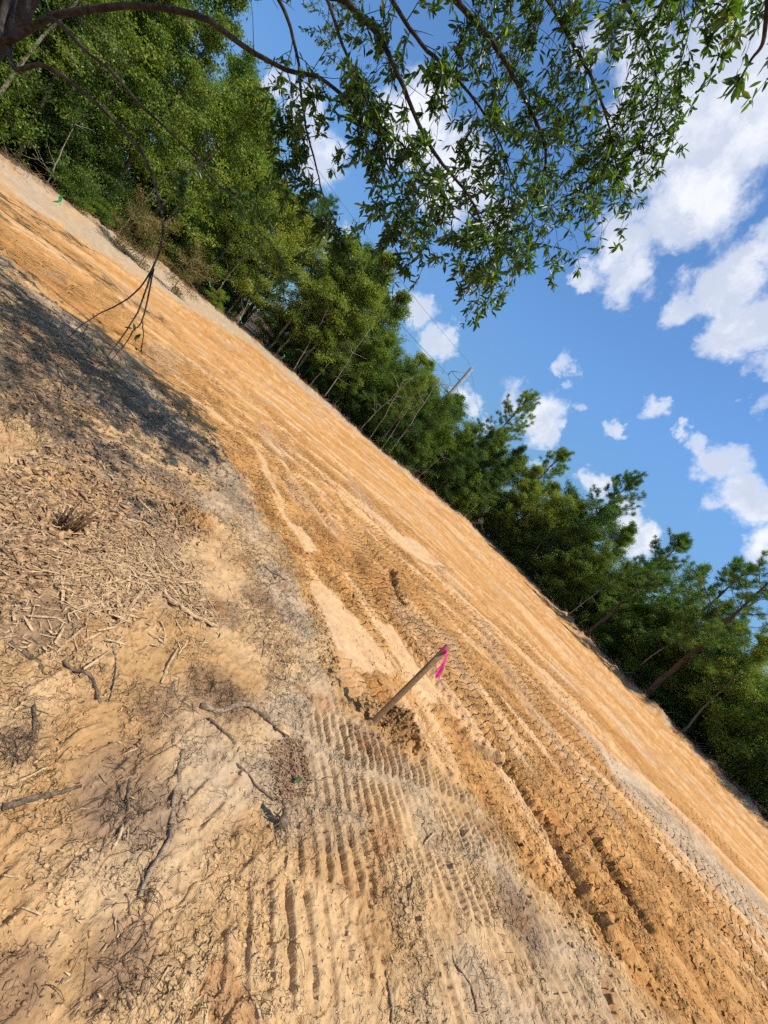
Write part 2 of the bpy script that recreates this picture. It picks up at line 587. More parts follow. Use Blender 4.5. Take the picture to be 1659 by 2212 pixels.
def ground_fn(x, y):
    x = np.asarray(x, np.float32); y = np.asarray(y, np.float32)
    r = np.hypot(x, y)
    near = 1 - sst(7, 16, r)
    n_lo = fbm(x * .35, y * .35, 3, 1)
    n_md = fbm(x * 1.6, y * 1.6, 4, 5)
    n_hi = fbm(x * 7, y * 7, 4, 9, .6)
    n_cr = fbm(x * 16, y * 16, 3, 21, .6)
    h = .05 * n_lo * np.clip(r / 8, .3, 2) + .014 * n_md

    B = np.interp(x, BX, BY) + .20 * fbm(x * 1.1, y * 1.1, 3, 31) + .07 * n_hi
    fg = sst(-.10, .10, B - y)
    de = edge_dist(x, y) + .55 * fbm(x * .6, y * .6, 4, 41, .6)

    # ---- streak coordinates
    q = x * .65 + y * .76
    s = x * .76 - y * .65
    qw = q + .16 * fbm(x * .55, y * .55, 2, 51)
    g1 = np.hypot(x - 3, y + 5); a1 = np.arctan2(x - 3, y + 5)
    g2 = np.sqrt((x / 16) ** 2 + (y / 31) ** 2) * 24; a2 = np.arctan2(x / 16, y / 31)
    wq = 1 - sst(5.0, 8.0, r)
    w2 = sst(10, 16, r)
    w1 = np.clip(1 - wq - w2, 0, 1)
    Sq = fbm(qw * 2.4, s * .5, 4, 61, .6)
    S1 = .9 * fbm(g1 * 1.9 + .5 * n_lo, a1 * 1.9, 5, 71, .72) + .25 * fbm((x * .35 + y * .94) * 1.5, (x * .94 - y * .35) * .2, 3, 73, .6) + .08 * n_md
    S2 = .95 * fbm(g2 * 1.5 + .5 * n_lo, a2 * 1.8, 5, 81, .74) + .22 * fbm(g1 * .9, a1 * 2, 3, 83, .6)
    S = wq * Sq + 1.45 * w1 * S1 + 1.6 * w2 * S2
    pale = sst(.08, .36, S) * (1 - fg)
    darks = sst(.08, .34, -S) * (1 - fg)
    h += (1 - fg) * (.034 * S * (w1 + w2) + .012 * S)

    # ---- smooth plates left by the blade
    plate = np.zeros_like(h)
    wob = .03 * n_hi + .03 * n_md
    for P in [[(660, 1255), (700, 1262), (775, 1335), (840, 1420), (852, 1455), (790, 1450), (725, 1400)],
              [(805, 1335), (850, 1350), (905, 1440), (960, 1500), (935, 1520), (870, 1440)],
              [(625, 1130), (650, 1140), (690, 1190), (665, 1195)],
              [(1300, 1620), (1345, 1650), (1445, 1722), (1420, 1722), (1330, 1672)],
              [(830, 1140), (900, 1170), (960, 1225), (930, 1222), (870, 1185)]]:
        plate = np.maximum(plate, poly_mask(x, y, P, .035, wob))
    # ---- machine tracks in the orange sand
    crumb = np.clip(.55 + .9 * fbm(x * .9, y * .9, 3, 91), 0, 1) * (1 - .8 * pale)
    lug = np.zeros_like(h)
    trk = np.zeros_like(h)
    rs = np.random.RandomState(5)
    for i, (c, wd, pitch, dep, amp) in enumerate([
            (2.82, .17, .075, .010, .020), (3.20, .16, .085, .012, .022), (3.56, .15, .070, .010, .018), (3.95, .11, .10, .045, .016),
            (4.32, .16, .085, .012, .022), (4.72, .10, .09, .034, .014), (5.10, .17, .09, .010, .020), (5.55, .17, .10, .012, .022),
            (6.00, .18, .10, .012, .020), (6.55, .18, .11, .014, .020), (7.1, .2, .12, .014, .02), (7.8, .2, .13, .016, .02)]):
        t = (qw - c) / wd
        win = sst(1.05, .85, np.abs(t))
        wear = sst(-.25, .15, fbm(x * .8 + i * 9, y * .8, 3, 101 + i))
        chev = np.sin(2 * np.pi * (s / pitch + .9 * np.abs(t) * (1 if i % 2 else -.6)) + 1.2 * n_md)
        bars = sst(-.35, .55, chev)
        k = win * wear * (1 - fg) * near
        h += -dep * sst(1.2, .6, np.abs(t)) * wear * (1 - fg) + .010 * np.exp(-((np.abs(t) - 1.2) / .22) ** 2) * (.6 + n_hi) * (1 - fg) * near
        lug += amp * (bars - .5) * k
        trk = np.maximum(trk, k)
    rut_dark = np.zeros_like(h)
    # the two ruts where a wheel sank in
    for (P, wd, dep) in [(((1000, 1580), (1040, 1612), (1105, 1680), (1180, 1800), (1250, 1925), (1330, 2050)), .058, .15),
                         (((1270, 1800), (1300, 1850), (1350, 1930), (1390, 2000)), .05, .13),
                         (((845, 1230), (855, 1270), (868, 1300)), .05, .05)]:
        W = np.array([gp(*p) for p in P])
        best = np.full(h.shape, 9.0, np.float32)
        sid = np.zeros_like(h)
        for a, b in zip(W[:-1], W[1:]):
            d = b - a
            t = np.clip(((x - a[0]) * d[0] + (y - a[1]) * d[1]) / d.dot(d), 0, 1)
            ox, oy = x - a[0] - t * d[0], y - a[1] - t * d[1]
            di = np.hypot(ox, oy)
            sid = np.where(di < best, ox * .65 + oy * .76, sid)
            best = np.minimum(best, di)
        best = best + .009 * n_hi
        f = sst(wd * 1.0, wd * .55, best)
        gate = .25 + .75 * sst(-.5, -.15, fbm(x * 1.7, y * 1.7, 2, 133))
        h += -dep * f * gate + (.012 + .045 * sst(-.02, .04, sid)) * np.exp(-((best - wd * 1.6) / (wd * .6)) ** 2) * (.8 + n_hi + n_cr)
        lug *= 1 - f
        rut_dark = np.maximum(rut_dark, f * gate)
    h += lug * (1 - .9 * plate) * 1.25

    crumb *= 1 - plate
    # ---- foreground lug prints, bars across a path that runs up and to the right
    t1 = -.40 * x + .92 * y + .07 * fbm(x * .9, y * .9, 2, 141)
    s1 = .92 * x + .40 * y
    flug = np.zeros_like(h); fmask = np.zeros_like(h)
    for i, (c, wd, pitch, amp) in enumerate([(2.06, .13, .07, .022), (1.78, .135, .066, .042), (1.47, .145, .074, .032), (1.14, .16, .082, .028), (.80, .17, .092, .028),
                                             (.45, .17, .10, .028), (.08, .18, .105, .028), (-.32, .17, .10, .020), (-.75, .18, .11, .02), (-1.25, .2, .11, .02)]):
        t = (t1 - c) / wd
        win = sst(1.12, .72, np.abs(t) + .10 * n_hi)
        wear = (.25 + .75 * sst(-.45, .25, fbm(x * 1.8 + i * 5, y * 1.8, 3, 151 + i))) * (.75 + .5 * pn(s1 / pitch * .9, t * .5 + i * 7, 160 + i))
        chev = np.sin(2 * np.pi * (s1 / pitch + .25 * t + .12 * t * t) + 1.6 * n_md + .5 * n_hi)
        k = win * wear * sst(.05, .75, x + .30 * n_md - .10 * y + .25 * fbm(x * 1.1, y * 1.1, 2, 149))
        flug += amp * (sst(-.12, .38, chev) - .5) * k
        fmask = np.maximum(fmask, k)
    for P in [[(700, 1420), (745, 1410), (830, 1480), (800, 1530), (745, 1500)]]:
        pm = poly_mask(x, y, P, .04, wob)
        ch = np.sin(2 * np.pi * (x * .80 + y * -.6) / .085)
        h += pm * .035 * (sst(-.4, .4, ch) - .5)
        crumb *= 1 - pm
    h += fg * flug * 1.3
    # blunt diagonal prints close to the feet
    sb = .97 * x - .22 * y + .05 * n_md; tb_ = .22 * x + .97 * y
    row = np.floor(tb_ / .21)
    bb = np.sin(2 * np.pi * (sb / .105 + .37 * row) + .9 * n_md)
    cc_ = np.sin(np.pi * np.mod(tb_ / .21, 1.0))
    blunt = sst(-.1, .75, bb) * sst(.15, .6, cc_) * sst(-.25, .15, fbm(x * 1.6, y * 1.6, 3, 331)) * sst(1.75, 1.25, r) * (1 - .8 * np.clip(fmask, 0, 1))
    h += fg * blunt * .026
    fmask = np.maximum(fmask, blunt * .8)

    # ---- crumbs and clods
    cl = np.maximum(0, n_hi - .12)
    ridg = 1 - 2 * np.abs(fbm(x * 4.2, y * 4.2, 3, 171))
    n_fi = pn(x * 34, y * 34, 301) * (1 - sst(3, 6, r))
    crk = sst(.07, .0, np.abs(fbm(x * 5.5, y * 5.5, 2, 311)) + .10 * (1 - sst(-.1, .3, fbm(x * 1.2, y * 1.2, 2, 317))))
    h += near * (1 - fg) * crumb * (.050 * cl + .019 * n_cr + .007 * n_fi - .010 * crk)
    rough_fg = np.clip(.45 + 1.1 * fbm(x * 1.3, y * 1.3, 3, 181), .12, 1) * (1 - .75 * fmask)
    h += fg * (.050 * rough_fg * cl + .019 * n_cr * (.30 + rough_fg) + .016 * ridg * rough_fg + .008 * n_fi * (.3 + rough_fg) - .012 * crk)
    # crumbly spill along the grey / orange line
    spill = np.exp(-((B - y) / .13) ** 2) * sst(-.3, .3, fbm(x * 2, y * 2, 2, 191))
    h += spill * (.022 + .05 * cl) * near

    def mound(px, py, rd, ht, rg):
        c = gp(px, py)
        d = np.hypot(x - c[0], y - c[1]) / rd + .25 * n_hi
        f = np.exp(-d ** 2)
        return f * ht * (1 + rg * (n_hi + n_cr)), f
    m1, f1 = mound(862, 1572, .18, .075, 1.5)
    m2, f2 = mound(410, 1130, .16, .09, .8)
    m3, f3 = mound(905, 1625, .07, .05, .8)
    m4, f4 = mound(800, 1530, .08, .035, 1.4)
    m5, f5 = mound(20, 930, .35, .10, .8)
    h += m1 + m2 + m3 + m4 + m5
    # edge berm of pushed-up topsoil, and forest floor behind
    bm = np.exp(-((de - .3) / .55) ** 2)
    h += bm * (.12 + .40 * np.maximum(0, fbm(x * 1.0, y * 1.0, 4, 201, .6))) + .05 * (de < 0)

    # ---- colour
    col = ORANGE[None] * np.ones((x.size, 1)) if x.ndim == 1 else None
    v = lambda a: a[:, None]
    col = lerp(col, ORANGE2, v(darks * .75))
    col = lerp(col, PALE, v(pale * .85))
    col = lerp(col, PALE * .97, v(plate))
    col = lerp(col, GREY * 1.1, v((1 - fg) * sst(.18, .42, fbm(x * .5 + q * .3, y * .5, 3, 211)) * .28))
    col = lerp(col, RUST, v((1 - fg) * sst(.34, .55, fbm(x * 1.4, y * 1.4, 3, 221)) * .55 * near))
    # grey swath on the lower right
    gr = poly_mask(x, y, [(1270, 1590), (1360, 1660), (1560, 1860), (1659, 1960), (1659, 2030), (1500, 1870), (1340, 1700)], .25, .35 * n_md)
    col = lerp(col, GREY * 1.12, v(gr * .7))
    fcol = lerp(TAN[None], TAN2[None], v(sst(-.1, .45, fbm(x * 1.7, y * 1.7, 4, 231))))
    gmask = (1 - .6 * fmask) * sst(-.05, .42, fbm(x * 1.05, y * 1.05, 3, 241) + .55 * np.exp(-((B - y - .45) / .42) ** 2) - .10)
    fcol = lerp(fcol, GREY[None], v(gmask * .62))
    fcol = lerp(fcol, TAN[None] * 1.12, v(fmask * sst(0, .5, n_md) * .5))
    # dark topsoil with the oak's shade put into its colour, then litter soil
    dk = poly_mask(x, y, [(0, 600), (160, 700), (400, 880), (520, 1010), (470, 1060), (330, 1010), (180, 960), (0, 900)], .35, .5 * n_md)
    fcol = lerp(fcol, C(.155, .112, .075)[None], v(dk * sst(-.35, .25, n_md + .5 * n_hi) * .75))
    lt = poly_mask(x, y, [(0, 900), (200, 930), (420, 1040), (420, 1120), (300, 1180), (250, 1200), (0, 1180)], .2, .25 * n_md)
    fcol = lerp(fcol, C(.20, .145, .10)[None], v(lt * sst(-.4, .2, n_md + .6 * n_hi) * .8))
    hum = np.zeros_like(h)
    for (px, py, rd) in [(630, 1640, .17), (470, 1500, .25), (340, 1540, .16), (260, 1650, .2), (560, 1290, .22), (620, 1720, .12), (60, 1330, .22),
                         (240, 1720, .18), (250, 2090, .12), (1130, 1980, .25), (50, 1600, .13), (30, 2120, .1), (330, 1760, .14), (480, 1320, .2)]:
        c = gp(px, py)
        hum = np.maximum(hum, np.exp(-(np.hypot(x - c[0], y - c[1]) / rd) ** 2))
    fcol = lerp(fcol, C(.16, .092, .058)[None], v(sst(.25, .9, hum + .45 * n_md + .3 * n_hi) * .6))
    fcol = lerp(fcol, RUST[None] * .8, v(sst(.42, .6, fbm(x * 2.3, y * 2.3, 3, 251)) * .5))
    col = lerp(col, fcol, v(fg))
    col = lerp(col, C(.34, .175, .065)[None], v(np.clip(f1 * 1.4, 0, 1) * .9))
    col = lerp(col, ORANGE[None], v(np.clip(f2 * 1.3, 0, 1) * .9))
    col = lerp(col, C(.40, .24, .10)[None], v(np.clip(spill * .8 + f4, 0, 1) * .6))
    # darker brown soil colour inside the ruts
    col = lerp(col, C(.15, .072, .028)[None], v(rut_dark * .85))
    gw = np.interp(x, [-20, -14, -9, -5, 0, 20], [6.0, 5.8, 4.8, 2.4, 1.6, .8])
    gs = sst(gw, gw - .7 - .06 * np.abs(gw), de + .5 * n_md)
    gcol = lerp((GREY * 1.08)[None], (TAN * .95)[None], v(sst(0, .5, n_md + .4 * n_lo)))
    col = lerp(col, gcol, v(gs * .9))
    br = sst(1.1, .3, de + .3 * n_hi)
    col = lerp(col, C(.27, .15, .08)[None], v(br * sst(-.3, .3, n_md) * .8))
    col = lerp(col, FOREST[None], v(sst(.15, -.35, de)))
    col = col * v(1 + .16 * n_hi + .10 * n_cr * near)
    global ROUGH, LUGA
    lw = np.clip(.25 + 1.6 * fbm(x * .55, y * .55, 3, 341), 0, 1)
    LUGA = np.maximum(sst(.25, .65, trk) * .55, lw * sst(3.0, 4.2, r)) * (1 - fg) * (1 - plate) * (1 - .8 * pale) * (1 - rut_dark) * (1 - sst(8, 13, r)) * (1 - gs)
    ROUGH = np.clip((1 - .75 * plate) * (1 - .55 * pale) * (1 - .55 * fmask * fg) * (.55 + .6 * crumb * (1 - fg) + .5 * rough_fg * fg), .12, 1.15) * (1 - .8 * sst(4.5, 13, r))
    return h, np.clip(col, .01, .9)


def gh(x, y):
    h, _ = ground_fn(np.atleast_1d(np.asarray(x, float)), np.atleast_1d(np.asarray(y, float)))
    return h


def build_ground():
    psi = np.concatenate([np.linspace(rad(4), rad(12), 8, endpoint=False), np.linspace(rad(12), rad(88.2), 720, endpoint=False),
                          np.linspace(rad(88.2), rad(89.85), 40)])
    rr = CAMH * np.tan(psi)
    az = np.concatenate([np.linspace(-180, -70, 45, endpoint=False), np.linspace(-70, 72, 1030, endpoint=False),
                         np.linspace(72, 180, 45, endpoint=False)])
    az = np.radians(az)
    A, Rr = np.meshgrid(az, rr)
    x = (Rr * np.sin(A)).ravel(); y = (Rr * np.cos(A)).ravel()
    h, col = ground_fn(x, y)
    V = np.stack([x, y, h], 1)
    nr, na = len(rr), len(az)
    i = np.arange(nr - 1)[:, None] * na
    j = np.arange(na)[None]
    k = (j + 1) % na
    F = np.stack([i + j, i + na + j, i + na + k, i + k], -1).reshape(-1, 4)[:, ::-1]
    # close the small disc at the photographer's feet
    c = len(V)
    V = np.concatenate([V, [[0, 0, h[:na].mean()]]])
    col = np.concatenate([col, col[:1]])
    jj = np.arange(na)
    T = np.stack([np.full(na, c), (jj + 1) % na, jj], -1)
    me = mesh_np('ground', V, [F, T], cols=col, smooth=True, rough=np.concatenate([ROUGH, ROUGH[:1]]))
    at_ = me.attributes.new('lug', 'FLOAT', 'POINT')
    at_.data.foreach_set('value', np.concatenate([LUGA, LUGA[:1]]).astype(np.float32))
    o = obj('ground', me, M['ground'])
    tag(o, 'bare orange and grey sandy ground scored with machine tracks', kind='structure')
    return o


build_ground()

# ------------------------------------------------------------------ trees
def leaves_mesh(P, D, N, L, W, rnd, fold=.25):
    """diamond leaves: P base points, D directions, N rough normals"""
    D = unit(D)
    S = unit(np.cross(D, N))
    N2 = np.cross(S, D)
    L = np.broadcast_to(L, (len(P),))[:, None]; W = np.broadcast_to(W, (len(P),))[:, None]
    mid = P + D * L * .45
    V = np.stack([P, mid + S * W * .5 + N2 * W * fold, P + D * L, mid - S * W * .5 + N2 * W * fold], 1).reshape(-1, 3)
    F = np.arange(len(P) * 4).reshape(-1, 4)
    return V, F, np.repeat(rnd, 4)


def crown_mesh(name, rng, pts, per, sig, L, W, up=.35):
    pts = np.asarray(pts)
    n = len(pts) * per
    c = np.repeat(pts, per, 0)
    tone = np.repeat(rng.random(len(pts)), per)
    off = rng.standard_normal((n, 3)) * np.array([1, 1, .7]) * sig
    P = c + off
    D = unit(rng.standard_normal((n, 3)) + unit(off) * .8 + np.array([0, 0, -.35]))
    N = unit(rng.standard_normal((n, 3)) * .8 + np.array([0, 0, 1]) * up * 2)
    k = .7 + .6 * rng.random(n)
    V, F, R = leaves_mesh(P, D, N, L * k, W * k, np.clip(.55 * tone + .45 * rng.random(n), 0, 1))
    return mesh_np(name, V, F, rnd=R)


def gen_broadleaf(seed, h, spread, base, nl, tr, per, L, W, sig, leafmat, barkmat, shape='round', lean=.04, name='tree'):
    rng = np.random.default_rng(seed)
    root = empty(name)
    mb = MB(); br = MB()
    n = 12
    zz = np.linspace(-.15, h * .96, n)
    wob = np.cumsum(rng.standard_normal((n, 2)) * .055 * h / 8, 0) + np.outer(zz, rng.standard_normal(2) * lean)
    wob -= wob[0]
    T = np.column_stack([wob, zz])
    mb.tube(T, tr * (1 - .88 * (zz + .15) / h), 7)
    pts = []
    for i in range(nl):
        t = base + (1 - base) * ((i + rng.random()) / nl)
        p0 = np.array([np.interp(t * h * .96, zz, T[:, k]) for k in range(3)])
        a = i * 2.4 + rng.random() * 1.2
        if shape == 'round':
            prof = math.sin(math.pi * min(.98, .12 + .86 * (t - base * .5) / (1 - base * .5))) ** .8
        elif shape == 'cone':
            prof = .15 + (1 - t) ** .8 * 1.1
        else:
            prof = .35 + .65 * math.sin(math.pi * (t - base) / (1 - base) * .8 + .3)
        ln = spread * prof * (.65 + .6 * rng.random())
        el = .15 + .9 * t + .3 * rng.standard_normal()
        d = np.array([math.cos(a) * math.cos(el), math.sin(a) * math.cos(el), math.sin(el)])
        m_ = 6
        P = [p0]
        for k in range(m_):
            d = unit(d + rng.standard_normal(3) * .16 + np.array([0, 0, -.05]))
            P.append(P[-1] + d * ln / m_)
        P = np.array(P)
        br.tube(P, np.linspace(tr * .33 * (1.1 - t), .006, m_ + 1), 4, cap=False)
        for k in range(2, m_ + 1):
            pts.append(P[k] + rng.standard_normal(3) * .06)
            for _ in range(2):
                if rng.random() < .78:
                    sd = unit(d + rng.standard_normal(3) * .85)
                    sl_ = ln * (.18 + .25 * rng.random())
                    e = P[k] + sd * sl_ + np.array([0, 0, -.06 * sl_])
                    br.tube([P[k], (P[k] + e) / 2 + rng.standard_normal(3) * .03, e], [.009, .006, .003], 3, cap=False)
                    pts += [e, (e + P[k]) / 2]
    mb.build('trunk', barkmat, root)
    br.build('branches', barkmat, root)
    me = crown_mesh('crown', rng, pts, int(per * 1.1), sig * .68, L, W)
    obj('crown', me, leafmat, root)
    return root


def gen_pine(seed, h, base, spread, tr, name='pine_tree'):
    rng = np.random.default_rng(seed)
    root = empty(name)
    mb = MB(); br = MB()
    zz = np.linspace(-.15, h, 14)
    wob = np.cumsum(rng.standard_normal((14, 2)) * .035, 0)
    wob -= wob[0]
    T = np.column_stack([wob, zz])
    mb.tube(T, tr * (1 - .85 * (zz + .15) / h), 8, rough=.05, rng=rng)
    tip = []; tdir = []
    nb = 36
    for i in range(nb):
        t = base + (1 - base) * ((i + .5 * rng.random()) / nb)
        p0 = np.array([np.interp(t * h, zz, T[:, k]) for k in range(3)])
        a = i * 2.4 + rng.random()
        k_ = (t - base) / (1 - base)
        ln = spread * (.30 + 1.0 * math.sin(math.pi * min(1, .25 + .72 * k_)) ** 1.0) * (.7 + .5 * rng.random())
        el = -.05 + .95 * k_ ** 1.5 + .2 * rng.standard_normal()
        d = np.array([math.cos(a) * math.cos(el), math.sin(a) * math.cos(el), math.sin(el)])
        P = [p0]
        for s_ in range(6):
            d = unit(d + rng.standard_normal(3) * .10 + np.array([0, 0, .10]))
            P.append(P[-1] + d * ln / 6)
        P = np.array(P)
        br.tube(P, np.linspace(tr * .24 * (1.15 - t), .008, 7), 5, cap=False)
        tip.append(P[-1]); tdir.append(d)
        for s_ in range(2, 7):
            for _ in range(2):
                if rng.random() < .8:
                    sd = unit(d + rng.standard_normal(3) * .75 + np.array([0, 0, .25]))
                    sl_ = .22 + .32 * rng.random()
                    e = P[s_] + sd * sl_
                    br.tube([P[s_], e], [.009, .006], 3, cap=False)
                    tip.append(e); tdir.append(sd)
    tip.append(T[-1]); tdir.append(np.array([0, 0, 1.0]))
    tip = np.array(tip); tdir = np.array(tdir)
    per = 74
    n = len(tip) * per
    c = np.repeat(tip, per, 0); ax = np.repeat(tdir, per, 0)
    back = rng.random(n)[:, None] * .22
    D = unit(ax * (.55 + .5 * rng.random(n))[:, None] + unit(rng.standard_normal((n, 3))) * .95)
    P = c - ax * back
    tone = np.repeat(rng.random(len(tip)), per)
    V, F, R = leaves_mesh(P, D, rng.standard_normal((n, 3)), .17 + .10 * rng.random(n), .015, np.clip(.6 * tone + .4 * rng.random(n), 0, 1), 0)
    mb.build('trunk', M['pinebark'], root)
    br.build('branches', M['pinebark'], root)
    obj('needles', mesh_np('needles', V, F, rnd=R), M['needle'], root)
    return root


def gen_bare(seed, h, lean, name='bare_sapling'):
    rng = np.random.default_rng(seed)
    root = empty(name)
    mb = MB(); br = MB()
    n = 10
    t = np.linspace(0, 1, n)
    T = np.column_stack([lean[0] * t ** 1.5 * h, lean[1] * t ** 1.5 * h, -.1 + (h + .1) * t])
    T[1:, :2] += np.cumsum(rng.standard_normal((n - 1, 2)) * .03, 0)
    mb.tube(T, .030 * (1 - .75 * t), 5)
    for i in range(11):
        br = MB()
        k = int(rng.integers(3, n))
        d = unit(rng.standard_normal(3) * [1, 1, .4] + [0, 0, .7])
        ln = .3 + .7 * rng.random()
        P = [T[k]]
        for s_ in range(4):
            d = unit(d + rng.standard_normal(3) * .25)
            P.append(P[-1] + d * ln / 4)
        br.tube(P, np.linspace(.011, .004, 5), 3, cap=False)
        br.build('twig', M['palebark'], root)
    mb.build('stem', M['palebark'], root)
    return root


HID = []
PR = [
    gen_broadleaf(1, 8.0, 1.9, .22, 34, .085, 24, .105, .052, .19, M['leafA'], M['bark'], 'round'),
    gen_broadleaf(2, 8.6, 1.7, .26, 36, .090, 24, .095, .050, .18, M['leafB'], M['palebark'], 'round'),
    gen_broadleaf(3, 7.2, 2.1, .22, 34, .075, 26, .100, .048, .20, M['leafB'], M['bark'], 'vase'),
    gen_broadleaf(4, 8.4, 1.5, .20, 40, .080, 24, .090, .040, .17, M['leafC'], M['bark'], 'cone'),
    gen_broadleaf(5, 7.6, 1.8, .32, 30, .070, 20, .110, .050, .20, M['leafC'], M['bark'], 'vase'),
    gen_broadleaf(6, 9.0, 1.4, .38, 28, .075, 16, .085, .038, .17, M['leafA'], M['palebark'], 'round', .07),
]
SH = [
    gen_broadleaf(11, 2.4, 1.1, .05, 24, .03, 26, .075, .036, .14, M['leafC'], M['bark'], 'vase', name='shrub'),
    gen_broadleaf(12, 1.9, 1.2, .05, 22, .03, 26, .080, .040, .15, M['leafA'], M['bark'], 'round', name='shrub'),
    gen_broadleaf(13, 3.2, 1.2, .08, 26, .035, 24, .085, .036, .16, M['leafC'], M['bark'], 'round', name='shrub'),
    gen_broadleaf(14, 1.6, .9, .05, 18, .02, 10, .055, .026, .14, M['drybush'], M['twig'], 'vase', name='yellowed_bush'),
]
PI = [gen_pine(21, 8.3, .42, 1.25, .125), gen_pine(22, 8.6, .30, 1.5, .155), gen_pine(23, 9.5, .5, 1.3, .13)]
BA = [gen_bare(31, 3.6, (.05, -.08)), gen_bare(32, 3.0, (-.22, -.05)), gen_bare(33, 4.2, (.12, -.02))]
_used = set()


def place(proto, x, y, s, rz, label, cat, group=None, sz=None, tilt=(0, 0), zoff=None):
    o = proto if id(proto) not in _used else copy_tree(proto)
    _used.add(id(proto))
    z = 0.05 if zoff is None else zoff
    o.location = (x, y, z)
    o.rotation_euler = (tilt[0], tilt[1], rz)
    o.scale = (s, s, s if sz is None else sz)
    tag(o, label, cat, group)
    return o


_TENS = ['', '', 'twenty', 'thirty', 'forty', 'fifty', 'sixty', 'seventy', 'eighty']
_ONE = ['zeroth', 'first', 'second', 'third', 'fourth', 'fifth', 'sixth', 'seventh', 'eighth', 'ninth', 'tenth', 'eleventh', 'twelfth', 'thirteenth',
        'fourteenth', 'fifteenth', 'sixteenth', 'seventeenth', 'eighteenth', 'nineteenth']
ORD = [_ONE[i] if i < 20 else (_TENS[i // 10][:-1] + 'ieth' if i % 10 == 0 else _TENS[i // 10] + '-' + _ONE[i % 10]) for i in range(1, 89)]

# walk along the visible part of the clearing's edge
seg = EDGE[1:-1]
_d = np.linalg.norm(np.diff(seg, axis=0), axis=1)
_cum = np.concatenate([[0], np.cumsum(_d)])


def edge_at(s):
    s = np.clip(s, 0, _cum[-1] - 1e-3)
    i = int(np.searchsorted(_cum, s, 'right') - 1)
    t = (s - _cum[i]) / _d[i]
    p = seg[i] * (1 - t) + seg[i + 1] * t
    d = (seg[i + 1] - seg[i]) / _d[i]
    return p, np.array([-d[1], d[0]])      # outward normal (edge runs left wall -> far -> right wall, interior on the right)


def hscale(p):
    x, y = p
    if x > 11 and y < 27: return .64
    if x < -11 and y > 15: return 1.16
    if -10 < x < 3.5 and y > 23: return .75
    if x >= 3.5 and y > 27: return .88
    return 1.0


PINEPOS = []


def edge_hit(px, py):
    d = ray(px, py); d = d[:2] / np.linalg.norm(d[:2])
    t = np.linspace(6, 60, 1200)
    ed = edge_dist(d[0] * t, d[1] * t)
    return d, t[int(np.argmax(ed < 0))]


for (px, py, off) in [(1250, 1388, .35), (1420, 1480, .6)]:
    d, dist = edge_hit(px, py)
    PINEPOS.append(d * (dist + off))
rng = np.random.default_rng(77)
TOT = _cum[-1]
# per-row: inset behind the edge, spacing
front = []
s_ = 1.0
while s_ < TOT - .5:
    front.append(s_)
    s_ += 2.05 * (.75 + .5 * rng.random())
LOOK = ['rounded dense crown', 'tall bright crown', 'spreading yellow-green crown', 'narrow dark crown', 'loose dark crown', 'slim pale trunk']
front_kind = []
for k, s_ in enumerate(front):
    p, nrm_ = edge_at(s_)
    p = p + nrm_ * (.9 + .8 * rng.random())
    if min(np.linalg.norm(p - pp) for pp in PINEPOS) < 1.35:
        continue
    i = int(rng.integers(0, 6))
    if p[0] < -8:
        i = int(rng.choice([1, 2, 0, 3, 5]))
    front_kind.append(i)
    hs = .80 + .28 * rng.random()
    hs *= hscale(p)
    place(PR[i], p[0], p[1], hs, rng.random() * 6.28,
          f'young tree with {LOOK[i]}, {ORD[k]} from left in the front row', 'tree', 'front row of trees along the clearing edge',
          tilt=(rng.standard_normal() * .05, rng.standard_normal() * .05))
for row, (inset, gap, sc_) in enumerate([(3.0, 1.9, 1.0), (5.2, 2.3, 1.1), (8.5, 3.2, 1.15)]):
    s_ = .5
    while s_ < TOT:
        p, nrm_ = edge_at(s_)
        p = p + nrm_ * (inset + 1.2 * rng.random())
        i = int(rng.integers(0, 6))
        hs = sc_ * (.82 + .3 * rng.random())
        hs *= hscale(p)
        place(PR[i], p[0], p[1], hs, rng.random() * 6.28,
              f'tree with {LOOK[i]} standing in the woods behind the front row', 'tree', 'trees in the woods behind the front row',
              tilt=(rng.standard_normal() * .04, rng.standard_normal() * .04))
        s_ += gap * (.75 + .5 * rng.random())
for k, (x_, y_, i, hs) in enumerate([(-12.5, 27.5, 1, 1.0), (-10.5, 28.0, 0, 1.0), (-15.2, 26.8, 2, 1.0), (-17.2, 24.5, 0, 1.05), (-13.5, 30, 3, 1.1), (-9, 30, 1, 1.1), (-17, 28.5, 4, 1.1)]):
    place(PR[i], x_, y_, hs, k * 1.9, f'tree with {LOOK[i]}, {ORD[k]} from left in the far left corner of the clearing', 'tree', 'trees in the far left corner')
for k, (x_, y_, i, hs) in enumerate([(4.2, 34.2, 0, .85), (5.6, 36, 4, .9), (7.2, 35.4, 1, .88), (8.6, 34.2, 0, .8), (10.2, 33.4, 2, .8), (11.4, 31.6, 3, .78), (9.6, 37, 1, .9), (12.8, 29.6, 0, .72), (6.4, 39, 0, .95), (13.2, 33, 2, .8)]):
    place(PR[i], x_, y_, hs, k * 1.7, f'tree with {LOOK[i]}, {ORD[k]} from left in the far right corner of the clearing', 'tree', 'trees in the far right corner')
for k, (x_, y_) in enumerate([(3.6, 32.2), (5.0, 33.4), (6.4, 34.4), (7.8, 34.2), (9.0, 32.8), (10.0, 31.9), (11.2, 30.4), (12.2, 28.6), (8.2, 36), (10.8, 33.5)]):
    place(SH[(0, 2)[k % 2]], x_, y_, 1.25, k * 2.3, f'dark leafy shrub, {ORD[k]} from left in the far right corner', 'shrub', 'shrubs in the far right corner')
